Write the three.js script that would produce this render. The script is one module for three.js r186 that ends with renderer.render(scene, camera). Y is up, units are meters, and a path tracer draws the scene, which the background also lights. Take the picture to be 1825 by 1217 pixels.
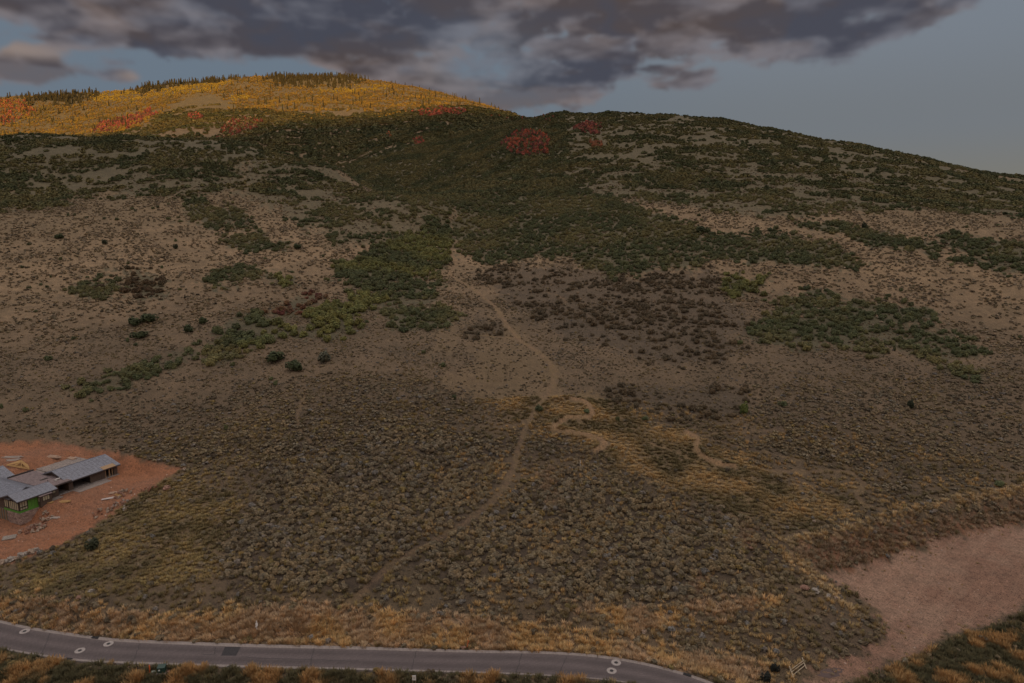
import * as THREE from 'three';
import { mergeGeometries } from 'three/addons/utils/BufferGeometryUtils.js';
import { createNoise2D, createNoise3D } from 'simplex-noise';

// ------------------------------------------------------------------ camera, sky, sun, exposure
const W = 1825, HGT = 1217, FOCAL = 1220, PITCH = 10 * Math.PI / 180, EYE = 75;
const scene = new THREE.Scene();
const camera = new THREE.PerspectiveCamera(2 * Math.atan(HGT / 2 / FOCAL) * 180 / Math.PI, W / HGT, 0.5, 12000);
camera.position.set(0, EYE, 0);
camera.rotation.x = -PITCH;
scene.add(camera);

function rng(seed) { let s = seed >>> 0; return () => { s = (s + 0x6d2b79f5) | 0; let t = Math.imul(s ^ (s >>> 15), 1 | s); t = (t + Math.imul(t ^ (t >>> 7), 61 | t)) ^ t; return ((t ^ (t >>> 14)) >>> 0) / 4294967296; }; }
const n2 = createNoise2D(rng(11)), n3 = createNoise3D(rng(5)), n2b = createNoise2D(rng(77));
const clamp = (v, a = 0, b = 1) => Math.min(b, Math.max(a, v));
const smooth = (a, b, v) => { const t = clamp((v - a) / (b - a)); return t * t * (3 - 2 * t); };
const mix = (a, b, t) => a + (b - a) * t;
const mix3 = (a, b, t) => [mix(a[0], b[0], t), mix(a[1], b[1], t), mix(a[2], b[2], t)];
const fbm = (f, x, y, o = 4) => { let s = 0, a = 0.5; for (let i = 0; i < o; i++) { s += a * f(x, y); x = x * 2.03 + 7.1; y = y * 2.03 - 3.7; a *= 0.5; } return s; };
const fbm3 = (x, y, z, o = 5) => { let s = 0, a = 0.5; for (let i = 0; i < o; i++) { s += a * n3(x, y, z); x = x * 2.07 + 3.1; y = y * 2.07 + 1.7; z = z * 2.07 - 5.3; a *= 0.52; } return s; };

const SUN_EL = 2.5, SUN_AZ = 168;                       // degrees; azimuth clockwise from the view direction
const dirOf = (az, el) => { const a = az * Math.PI / 180, e = el * Math.PI / 180; return new THREE.Vector3(Math.sin(a) * Math.cos(e), Math.sin(e), -Math.cos(a) * Math.cos(e)); };
const sunDir = dirOf(SUN_AZ, SUN_EL);
const SKY_GAIN = 0.97;
const gauss = (az, el, ca, ce, ra, re) => { const u = (az - ca) / ra, v = (el - ce) / re; return Math.exp(-(u * u + v * v)); };
const BASE = [[-60, 12], [-40, 13.0], [-36, 12.5], [-33.3, 11.9], [-32, 11.3], [-27, 11.3], [-21.7, 11.4], [-17.8, 11.5], [-14.5, 11.0], [-12, 10.2], [-9, 9.0], [-5, 8.3], [0, 8.2], [5, 8.6], [8, 9.6], [10, 11.3], [12.5, 11.9], [18, 11.2], [24.5, 11.1], [28, 11.8], [31, 12.9], [33.5, 14.2], [37, 16.5], [60, 20]];
const cloudBase = (az) => { for (let i = 1; i < BASE.length; i++) if (az < BASE[i][0]) return mix(BASE[i - 1][1], BASE[i][1], clamp((az - BASE[i - 1][0]) / (BASE[i][0] - BASE[i - 1][0]))); return 20; };
function skyColour(dx, dy, dz) {
  const el = Math.asin(clamp(dy, -1, 1)) * 180 / Math.PI;
  let az = Math.atan2(dx, -dz) * 180 / Math.PI;
  const cs = clamp(dx * sunDir.x + dy * sunDir.y + dz * sunDir.z, -1, 1), fromSun = Math.acos(cs) * 180 / Math.PI;
  const e = Math.max(el, 0);
  // clear air: greyish and warm low down, steel blue above, afterglow in the west
  let c = mix3(mix3([0.166, 0.163, 0.142], [0.146, 0.164, 0.182], smooth(1.5, 7, e)), [0.160, 0.188, 0.224], smooth(7, 14, e));
  c = mix3(c, [0.118, 0.158, 0.205], smooth(22, -10, az) * 0.8);
  c = mix3(c, [0.92, 0.95, 1.02], smooth(20, 66, e));
  const glow = Math.exp(-fromSun / 26), low = Math.exp(-e / 22);
  c = [c[0] + 1.0 * glow * (0.5 + low), c[1] + 0.62 * glow * (0.5 + low), c[2] + 0.38 * glow * (0.5 + low)];
  if (el > -2) {
    // broken cloud deck, drawn out along the horizon
    const flat = 1 / (Math.max(dy, 0.02) + 0.16);
    const wx = dx * flat * 1.5, wz = dz * flat * 1.5;
    const q1 = fbm3(wx * 1.7 + 4, wz * 1.7, 1.3, 3), q2 = fbm3(wx * 1.7, wz * 1.7 + 9, 4.6, 3);
    const big = fbm3(wx * 1.25 + 0.5 * q1, wz * 1.25 + 0.5 * q2, e * 0.035, 6);
    const fine = fbm3(az * 0.09 + q1, e * 0.26 + q2, 2.2, 6);
    const A = Math.abs(az), base = cloudBase(az);
    let m = clamp((e - base + 0.35 * q1) / 1.7, -1.3, 0.62) - 0.25 * smooth(17, 24, e);
    m = mix(m, 0.12, smooth(40, 58, A));
    m += 2.0 * gauss(az, e, -34.5, 9.6, 3.6, 1.5) + 1.4 * gauss(az, e, -28.6, 9.6, 1.7, 0.8) + 1.7 * gauss(az, e, 13.8, 10.3, 3.0, 1.05);
    m -= 0.50 * gauss(az, e, -2.6, 12.0, 3.6, 2.0) + 0.45 * gauss(az, e, 26.0, 13.9, 1.6, 0.5) + 0.5 * gauss(az, e, -17, 11.2, 1.6, 0.5) + 0.4 * gauss(az, e, 9.0, 10.0, 1.5, 0.9);
    const small = fbm3(az * 0.30 + 0.8 * q1, e * 0.8, 7.7, 5), soft = fbm3(az * 0.055 + 0.4 * q2, e * 0.17, 3.3, 3), mid = fbm3(az * 0.12 + 0.25 * q1, e * 0.36, 5.5, 4);
    const veil = gauss(az, e, -2.4, 12.0, 4.2, 2.6);
    const d = m + 0.46 * fine + 0.32 * small + 0.12 * big;
    const cover = smooth(-0.04, 0.4, d) * (1 - 0.35 * veil), thick = smooth(0.05, 0.85, d - 0.25 * veil);
    const warm = clamp(0.2 + 1.3 * soft + 0.35 * gauss(az, e, 9, 13, 9, 2.4) + 0.25 * gauss(az, e, -12, 12.5, 4, 1.6) + 0.35 * gauss(az, e, -34.5, 10, 4, 1.6));
    const dark = mix3([0.050, 0.053, 0.073], [0.072, 0.052, 0.047], warm);
    const lit = mix3([0.140, 0.142, 0.168], [0.188, 0.152, 0.148], warm);
    let cl = mix3(lit, dark, clamp(thick * 0.9 - 1.25 * mid - 0.45 * small + 0.16));
    cl = mix3(cl, [0.27, 0.205, 0.17], 0.75 * gauss(az, e, -34.5, 10.9, 3.0, 0.5) + 0.6 * gauss(az, e, -27.9, 9.9, 0.9, 0.35) + 0.25 * gauss(az, e, -6.3, 11.6, 1.3, 0.9));
    cl = mix3(cl, [1.25, 1.04, 0.88], smooth(20, 66, e) * 0.92);
    cl = [cl[0] + 0.8 * glow, cl[1] + 0.52 * glow, cl[2] + 0.32 * glow];
    c = mix3(c, cl, cover * 0.96 * smooth(-2, 3, el));
  }
  if (el < 0) c = mix3(c, [0.10, 0.085, 0.07], smooth(0, -8, el));
  return c;
}
{
  const w = 2048, h = 1024, data = new Float32Array(w * h * 4);
  for (let j = 0; j < h; j++) for (let i = 0; i < w; i++) {
    const v = ((j + 0.5) / h - 0.5) * Math.PI, a = ((i + 0.5) / w - 0.5) * 2 * Math.PI;
    const c = v < -0.2 ? [0.10, 0.085, 0.07] : skyColour(Math.cos(a) * Math.cos(v), Math.sin(v), Math.sin(a) * Math.cos(v)), k = (j * w + i) * 4;
    data[k] = c[0] * SKY_GAIN; data[k + 1] = c[1] * SKY_GAIN; data[k + 2] = c[2] * SKY_GAIN; data[k + 3] = 1;
  }
  const t = new THREE.DataTexture(data, w, h, THREE.RGBAFormat, THREE.FloatType);
  t.mapping = THREE.EquirectangularReflectionMapping; t.magFilter = THREE.LinearFilter; t.minFilter = THREE.LinearFilter; t.needsUpdate = true;
  scene.background = t; scene.environment = t;
}
const sun = new THREE.DirectionalLight(new THREE.Color().setRGB(1, 0.56, 0.17), 3.3);
sun.position.copy(sunDir).multiplyScalar(5000); sun.target.position.set(0, 0, 0);
sun.castShadow = true; sun.shadow.radius = 2;
Object.assign(sun.shadow.camera, { left: -2600, right: 2600, top: 2600, bottom: -2600, near: 10, far: 9000 });
sun.shadow.mapSize.set(4096, 4096);
scene.add(sun, sun.target);
const renderer = new THREE.WebGLRenderer({ antialias: true });
renderer.toneMapping = THREE.LinearToneMapping;
renderer.toneMappingExposure = 1.15;
renderer.shadowMap.enabled = true;

// ------------------------------------------------------------------ helpers
const counts = {};
function numbered(n) { const k = counts[n] = (counts[n] ?? -1) + 1; return k ? `${n}_${String(k).padStart(3, '0')}` : n; }
function tag(o, label, category, group, kind) {
  o.userData.label = label;
  if (category) o.userData.category = category;
  if (group) o.userData.group = group;
  if (kind) o.userData.kind = kind;
  return o;
}
function thing(name, label, category, p = [0, 0, 0], turn = 0, group) {
  const g = new THREE.Group(); g.name = numbered(name); g.position.set(...p); g.rotation.y = turn; scene.add(g);
  return tag(g, label, category, group);
}
function mesh(name, geo, m, parent = scene, kind) {
  const o = new THREE.Mesh(geo, m); o.name = parent === scene ? numbered(name) : name; o.castShadow = o.receiveShadow = true; parent.add(o);
  if (kind) o.userData.kind = kind;
  return o;
}
const lin = (r, g, b) => new THREE.Color().setRGB(r, g, b);
const mat = (c, rough = 0.9, extra = {}) => new THREE.MeshStandardMaterial({ color: lin(...c), roughness: rough, ...extra });
const box = (x0, x1, y0, y1, z0, z1) => new THREE.BoxGeometry(x1 - x0, y1 - y0, z1 - z0).translate((x0 + x1) / 2, (y0 + y1) / 2, (z0 + z1) / 2);
// ray through a photograph pixel: slope per metre of depth, and side step per metre of depth
function ray(px, py) {
  const xc = (px - W / 2) / FOCAL, yc = (HGT / 2 - py) / FOCAL, s = Math.sin(PITCH), c = Math.cos(PITCH), z = c + yc * s;
  return { k: xc / z, t: (-s + yc * c) / z };
}
function onPlane(px, py, y = 0) { const r = ray(px, py), d = (y - EYE) / r.t; return new THREE.Vector3(r.k * d, y, -d); }

// ------------------------------------------------------------------ terrain
const S = EYE / 65;
const ctl = [];                                          // [bearing, ln range, slope seen from the eye]
function seen(px, py, d) { const r = ray(px, py), x = r.k * d * S, z = d * S, R = Math.hypot(x, z); ctl.push([Math.atan2(x, z), Math.log(R), r.t * d * S / R]); }
function lies(px, d, h) { const x = (px - W / 2) / FOCAL * 1.0 * d * S, z = d * S, R = Math.hypot(x, z); ctl.push([Math.atan2(x, z), Math.log(R), (h - 65) * S / R]); }
for (const px of [-400, 150, 560, 950, 1350, 1800, 2250]) {
  const left = px < 300;
  lies(px, 70, -2.5); lies(px, 86, -1.0); lies(px, 97.5, 0.2);
  seen(px, 1080, px > 1500 ? 105.5 : 103.6); seen(px, 1000, left ? 117.3 : 115.5); seen(px, 900, left ? 139 : 134); seen(px, 800, left ? 165 : 158); seen(px, 700, left ? 192 : 189);
  seen(px, 600, 238 + (px > 700 && px < 1000 ? 3 : 0));
}
for (const [px, d] of [[-400, 300], [100, 300], [450, 300], [650, 312], [810, 322], [1000, 312], [1350, 300], [1800, 290], [2250, 285]]) seen(px, 500, d);
for (const [px, d] of [[-400, 385], [100, 390], [400, 395], [650, 410], [810, 430], [1000, 405], [1350, 385], [1800, 370], [2250, 360]]) seen(px, 400, d);
for (const a of [[-400, 320, 520], [100, 320, 500], [400, 320, 490], [600, 335, 495], [-400, 235, 640], [0, 240, 620], [220, 244, 612], [430, 251, 600], [600, 300, 540], [700, 345, 480], [800, 379, 440],
  [-400, 230, 1400], [100, 233, 1350], [350, 240, 1050], [600, 290, 820], [700, 335, 650], [760, 355, 560], [700, 280, 760], [800, 300, 680], [800, 250, 820], [620, 260, 900], [500, 240, 1000], [450, 215, 1150],
  [620, 205, 1250], [620, 186, 1450], [740, 205, 1150], [750, 192, 1300], [820, 205, 1000], [350, 190, 1350], [230, 215, 1450],
  [850, 330, 560], [870, 260, 700], [880, 218, 900], [885, 199, 1150],
  [1000, 300, 570], [1000, 240, 690], [1000, 205, 850], [1150, 300, 545], [1150, 240, 650], [1150, 200, 790], [1300, 300, 530], [1320, 250, 620], [1320, 217, 740], [1500, 320, 500], [1500, 251, 680], [1650, 330, 505], [1650, 287, 630], [1825, 355, 480], [1825, 319, 590], [2250, 388, 470],
  [-400, 188, 2000], [0, 170, 2000], [280, 155, 2150], [430, 141, 2150], [560, 138, 2130], [640, 141, 2080], [740, 156, 1900], [830, 180, 1700], [880, 195, 1500],
  [150, 200, 1700], [-300, 205, 1700], [450, 180, 1650], [620, 165, 1750], [750, 175, 1600]]) seen(...a);
for (const a of [[-400, 800, 115], [100, 800, 112], [350, 770, 108], [560, 700, 94], [700, 570, 78], [1000, 1100, 190], [1150, 1050, 180], [1320, 950, 155], [1500, 880, 125], [1825, 780, 80], [2250, 650, 40],
  [1000, 1500, 235], [1150, 1500, 190], [1500, 1500, 120], [2250, 1500, 60], [-400, 3000, 300], [300, 3000, 320], [700, 3000, 300], [1200, 3000, 180], [2000, 3000, 80],
  [-1200, 100, 0], [-1200, 200, 12], [-1200, 400, 45], [-1200, 700, 90], [-1200, 1500, 150], [-1200, 3000, 220], [3000, 100, 0], [3000, 200, 8], [3000, 400, 25], [3000, 700, 30], [3000, 1500, 40], [3000, 3000, 50]]) lies(...a);
const TPSA = 1.6;
const phi = (u, v) => { const r = u * u + v * v; return r < 1e-12 ? 0 : r * Math.log(r); };
const tps = (() => {
  const n = ctl.length, N = n + 3, M = [];
  for (let i = 0; i < n; i++) { const r = new Float64Array(N + 1); for (let j = 0; j < n; j++) r[j] = phi(TPSA * (ctl[i][0] - ctl[j][0]), ctl[i][1] - ctl[j][1]); r[i] += 0.0004; r[n] = 1; r[n + 1] = ctl[i][0]; r[n + 2] = ctl[i][1]; r[N] = ctl[i][2]; M.push(r); }
  for (let k = 0; k < 3; k++) { const r = new Float64Array(N + 1); for (let j = 0; j < n; j++) r[j] = k === 0 ? 1 : ctl[j][k - 1]; M.push(r); }
  for (let i = 0; i < N; i++) {
    let p = i; for (let j = i + 1; j < N; j++) if (Math.abs(M[j][i]) > Math.abs(M[p][i])) p = j;
    [M[i], M[p]] = [M[p], M[i]];
    for (let j = i + 1; j < N; j++) { const f = M[j][i] / M[i][i]; if (f) for (let k = i; k <= N; k++) M[j][k] -= f * M[i][k]; }
  }
  const w = new Float64Array(N);
  for (let i = N - 1; i >= 0; i--) { let s = M[i][N]; for (let k = i + 1; k < N; k++) s -= M[i][k] * w[k]; w[i] = s / M[i][i]; }
  return (a, l) => { let s = w[n] + w[n + 1] * a + w[n + 2] * l; for (let i = 0; i < n; i++) s += w[i] * phi(TPSA * (a - ctl[i][0]), l - ctl[i][1]); return s; };
})();
function rawHeight(a, R) {                                // bearing from the view direction, range
  const A = Math.abs(a), x = Math.sin(a) * R, z = -Math.cos(a) * R;
  let h = 0;
  if (A < 1.25) {
    const Rc = Math.max(R, 75), t = tps(a, Math.log(clamp(Rc, 75, 3600)));
    h = EYE + t * Rc;
    if (R < 75) h = mix(-4, h, smooth(0, 75, R));
    const far = smooth(350, 1200, R);
    h += fbm(n2, x / 70, z / 70, 4) * mix(0.9, 2.5, far) + fbm(n2b, x / 240, z / 240, 4) * mix(0.0, 9, far) * smooth(1.2, 0.7, A);
    h -= far * 5 * Math.abs(n2(x / 130 + 3, z / 420));
  }
  const g = smooth(0.8, 1.25, A);
  if (g > 0) {
    // valley behind the viewpoint and the range that closes it to the west
    const b = -4 - 0.006 * R + smooth(900, 3500, R) * 470 + 40 * smooth(2000, 3500, R) * n2(x / 900, z / 900) + 14 * smooth(1500, 3500, R) * n2(x / 260, z / 260) - smooth(3600, 5200, R) * 300 - 55 * smooth(2600, 3400, R) * smooth(560, -60, x);
    const side = mix(60 * smooth(200, 3000, R), b, smooth(1.5, 2.2, A));
    h = mix(h, side, g);
  }
  return h;
}
// grid: one sheet, dense in front
const ANG = [], RNG = [];
{
  const half = 0.80, nd = 470;
  for (let i = 0; i <= nd; i++) ANG.push(-half + 2 * half * i / nd);
  for (let a = half + 0.035; a < 2 * Math.PI - half - 0.02; a += 0.045) ANG.push(a);
  ANG.push(2 * Math.PI - half);
  RNG.push(0.5, 15, 30, 45, 58, 68, 76, 82, 86);
  let r = 89; while (r < 5600) { RNG.push(r); r *= r < 190 ? 1.0048 : r < 900 ? 1.0065 : r < 2700 ? 1.009 : 1.06; }
}
const NA = ANG.length, NR = RNG.length, HG = new Float32Array(NA * NR);
for (let i = 0; i < NR; i++) for (let j = 0; j < NA - 1; j++) HG[i * NA + j] = rawHeight(ANG[j] > Math.PI ? ANG[j] - 2 * Math.PI : ANG[j], RNG[i]);
for (let i = 0; i < NR; i++) HG[i * NA + NA - 1] = HG[i * NA];
function locate(arr, v) { let lo = 0, hi = arr.length - 1; while (hi - lo > 1) { const m = (lo + hi) >> 1; if (arr[m] <= v) lo = m; else hi = m; } return lo; }
function ground(x, z) {
  const R = clamp(Math.hypot(x, z), RNG[0], RNG[NR - 1] - 1e-3); let a = Math.atan2(x, -z); if (a < ANG[0]) a += 2 * Math.PI;
  const i = locate(RNG, R), j = locate(ANG, Math.min(a, ANG[NA - 1] - 1e-6));
  const s = clamp((R - RNG[i]) / (RNG[i + 1] - RNG[i])), t = clamp((a - ANG[j]) / (ANG[j + 1] - ANG[j])), k = i * NA + j;
  return (HG[k] * (1 - t) + HG[k + 1] * t) * (1 - s) + (HG[k + NA] * (1 - t) + HG[k + NA + 1] * t) * s;
}
function at(px, py, from = 80) {                          // where the ray through a pixel meets the ground
  const r = ray(px, py); let d0 = from, d = from;
  for (; d < 4500; d *= 1.004) { if (EYE + r.t * d <= ground(r.k * d, -d)) break; d0 = d; }
  for (let i = 0; i < 22; i++) { const m = (d0 + d) / 2; if (EYE + r.t * m <= ground(r.k * m, -m)) d = m; else d0 = m; }
  const x = r.k * d, z = -d; return new THREE.Vector3(x, ground(x, z), z);
}
function editGround(f) {
  for (let i = 0; i < NR; i++) for (let j = 0; j < NA; j++) { const R = RNG[i], a = ANG[j]; if (R > 420) return; const k = i * NA + j; HG[k] = f(Math.sin(a) * R, -Math.cos(a) * R, HG[k]); }
}
const inside = (P, x, z) => { let c = false; for (let i = 0, j = P.length - 1; i < P.length; j = i++) { const a = P[i], b = P[j]; if ((a[1] > z) !== (b[1] > z) && x < (b[0] - a[0]) * (z - a[1]) / (b[1] - a[1]) + a[0]) c = !c; } return c; };
function edgeDist(P, x, z, closed = true) {
  let best = 1e9; for (let i = 0; i < P.length - (closed ? 0 : 1); i++) { const a = P[i], b = P[(i + 1) % P.length], ux = b[0] - a[0], uz = b[1] - a[1], t = clamp(((x - a[0]) * ux + (z - a[1]) * uz) / (ux * ux + uz * uz)); const d = Math.hypot(x - a[0] - t * ux, z - a[1] - t * uz); if (d < best) best = d; }
  return best;
}
const signed = (P, x, z) => (inside(P, x, z) ? 1 : -1) * edgeDist(P, x, z);
function area(pts, from) { const P = pts.map(([a, b]) => { const p = at(a, b, from); return [p.x, p.z]; }); P.box = [Math.min(...P.map((p) => p[0])), Math.max(...P.map((p) => p[0])), Math.min(...P.map((p) => p[1])), Math.max(...P.map((p) => p[1]))]; return P; }
const near = (P, x, z, m) => x > P.box[0] - m && x < P.box[1] + m && z > P.box[2] - m && z < P.box[3] + m;

// road edges (level ground), sampled evenly
const curve = (pts, n) => new THREE.CatmullRomCurve3(pts.map(([a, b]) => onPlane(a, b, 0)), false, 'centripetal').getSpacedPoints(n);
const RN = 260;
const edgeFar = curve([[-330, 1030], [-150, 1068], [0, 1106], [60, 1119], [120, 1128], [200, 1138], [300, 1143], [470, 1149], [640, 1153], [830, 1159], [1000, 1163], [1080, 1170], [1150, 1182], [1220, 1200], [1270, 1217], [1340, 1246], [1420, 1290]], RN);
const edgeNear = curve([[-330, 1080], [-150, 1122], [0, 1157], [60, 1168], [130, 1178], [210, 1183], [300, 1186], [420, 1190], [500, 1192], [640, 1195], [800, 1199], [900, 1202], [1000, 1207], [1090, 1214], [1150, 1225], [1230, 1255], [1300, 1300]], RN);
const roadPoly = [...edgeFar.map((p) => [p.x, p.z]), ...edgeNear.slice().reverse().map((p) => [p.x, p.z])];
roadPoly.box = [-130, 70, -125, -80];
editGround((x, z, h) => {
  if (!near(roadPoly, x, z, 8)) return h;
  const s = signed(roadPoly, x, z);
  return s > 0 ? -0.4 : mix(0.05, h, smooth(0.4, 5, -s));
});
// house pad
const HO = [-119.1, -169.4], HX = [0.42, -0.908], HZ = [0.908, 0.42], PAD = 6.3;
const toHouse = (x, z) => { const a = x - HO[0], b = z - HO[1]; return [a * HX[0] + b * HX[1], a * HZ[0] + b * HZ[1]]; };
const fromHouse = (u, v) => [HO[0] + u * HX[0] + v * HZ[0], HO[1] + u * HX[1] + v * HZ[1]];
const padPoly = area([[-420, 800], [-120, 795], [10, 788], [60, 784], [130, 790], [210, 806], [325, 835], [290, 858], [250, 880], [160, 945], [110, 970], [50, 993], [-20, 1015], [-300, 1060]]);
const padHeight = (u, v) => PAD - 3.3 * (1 - smooth(mix(-11.8, -16, smooth(9, 15, v)), mix(-7.5, 2, smooth(9, 15, v)), u)) + 3.6 * smooth(-5, -17, v);
editGround((x, z, h) => {
  if (!near(padPoly, x, z, 6)) return h;
  const s = signed(padPoly, x, z); if (s < -0.5) return h;
  const [u, v] = toHouse(x, z), wt = smooth(-0.5, 5, s) * smooth(30, 15, u) * (v > 12 ? smooth(26, 12, v) : 1);
  return mix(h, padHeight(u, v), wt) + 0.12 * n2(x / 2.2, z / 2.2) * smooth(0, 3, s) * (u > -14 && u < 15 && Math.abs(v) < 8 ? 0 : 1);
});
// cut bank and dirt road to the right
const crest = [[1395, 968], [1440, 958], [1500, 946], [1560, 926], [1640, 906], [1700, 890], [1760, 876], [1830, 868], [1950, 850], [2150, 830]].map(([a, b]) => { const p = at(a, b); return [p.x, p.z]; });
crest.box = [0, 300, -260, 0];
editGround((x, z, h) => {
  if (!near(crest, x, z, 4) || z > -95) return h;
  const d = edgeDist(crest, x, z, false); if (d > 70) return h;
  // which side: the camera side of the crest line
  let below = false; for (let i = 0; i < crest.length - 1; i++) { const a = crest[i], b = crest[i + 1]; if (x >= Math.min(a[0], b[0]) && x < Math.max(a[0], b[0])) below = z > a[1] + (b[1] - a[1]) * (x - a[0]) / (b[0] - a[0]); }
  if (!below) return h + 0.35 * smooth(3.5, 0, d);
  const along = smooth(crest[0][0] - 1, crest[0][0] + 14, x);
  return h - along * 3.4 * smooth(0, 8.5, d) * smooth(48, 12, d) + 0.35 * smooth(2, 0, d) + 0.25 * n2(x / 3, z / 3) * smooth(0, 3, d) * smooth(14, 6, d);
});
const dirtPoly = area([[1950, 912], [1825, 931], [1760, 940], [1700, 951], [1640, 972], [1600, 987], [1540, 1002], [1490, 1012], [1460, 1022], [1520, 1052], [1560, 1090], [1585, 1118], [1570, 1140], [1530, 1160], [1480, 1184], [1440, 1202], [1400, 1230], [1480, 1240], [1530, 1217], [1600, 1182], [1700, 1136], [1825, 1090], [1950, 1050]]);
editGround((x, z, h) => {
  if (!near(dirtPoly, x, z, 1)) return h;
  const s = signed(dirtPoly, x, z);
  return s > 0 ? h - 0.25 * smooth(0, 2, s) + 0.05 * n2(x / 1.4, z / 1.4) : h;
});
// low mounds of the old track beside the trail
const loops = [[[975, 762], [1005, 742], [1040, 745], [1056, 732], [1045, 716], [1015, 708], [990, 712]], [[985, 765], [1000, 762], [1020, 772], [1068, 780], [1077, 791], [1060, 803], [1030, 808]], [[1222, 770], [1241, 778], [1243, 800], [1262, 818], [1290, 828], [1305, 830]]].map((l) => area(l));
editGround((x, z, h) => { for (const l of loops) if (near(l, x, z, 4)) { const d = edgeDist(l, x, z, false); if (d < 2.5) h += 0.75 * smooth(2.2, 0.3, d); } return h; });

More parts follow.
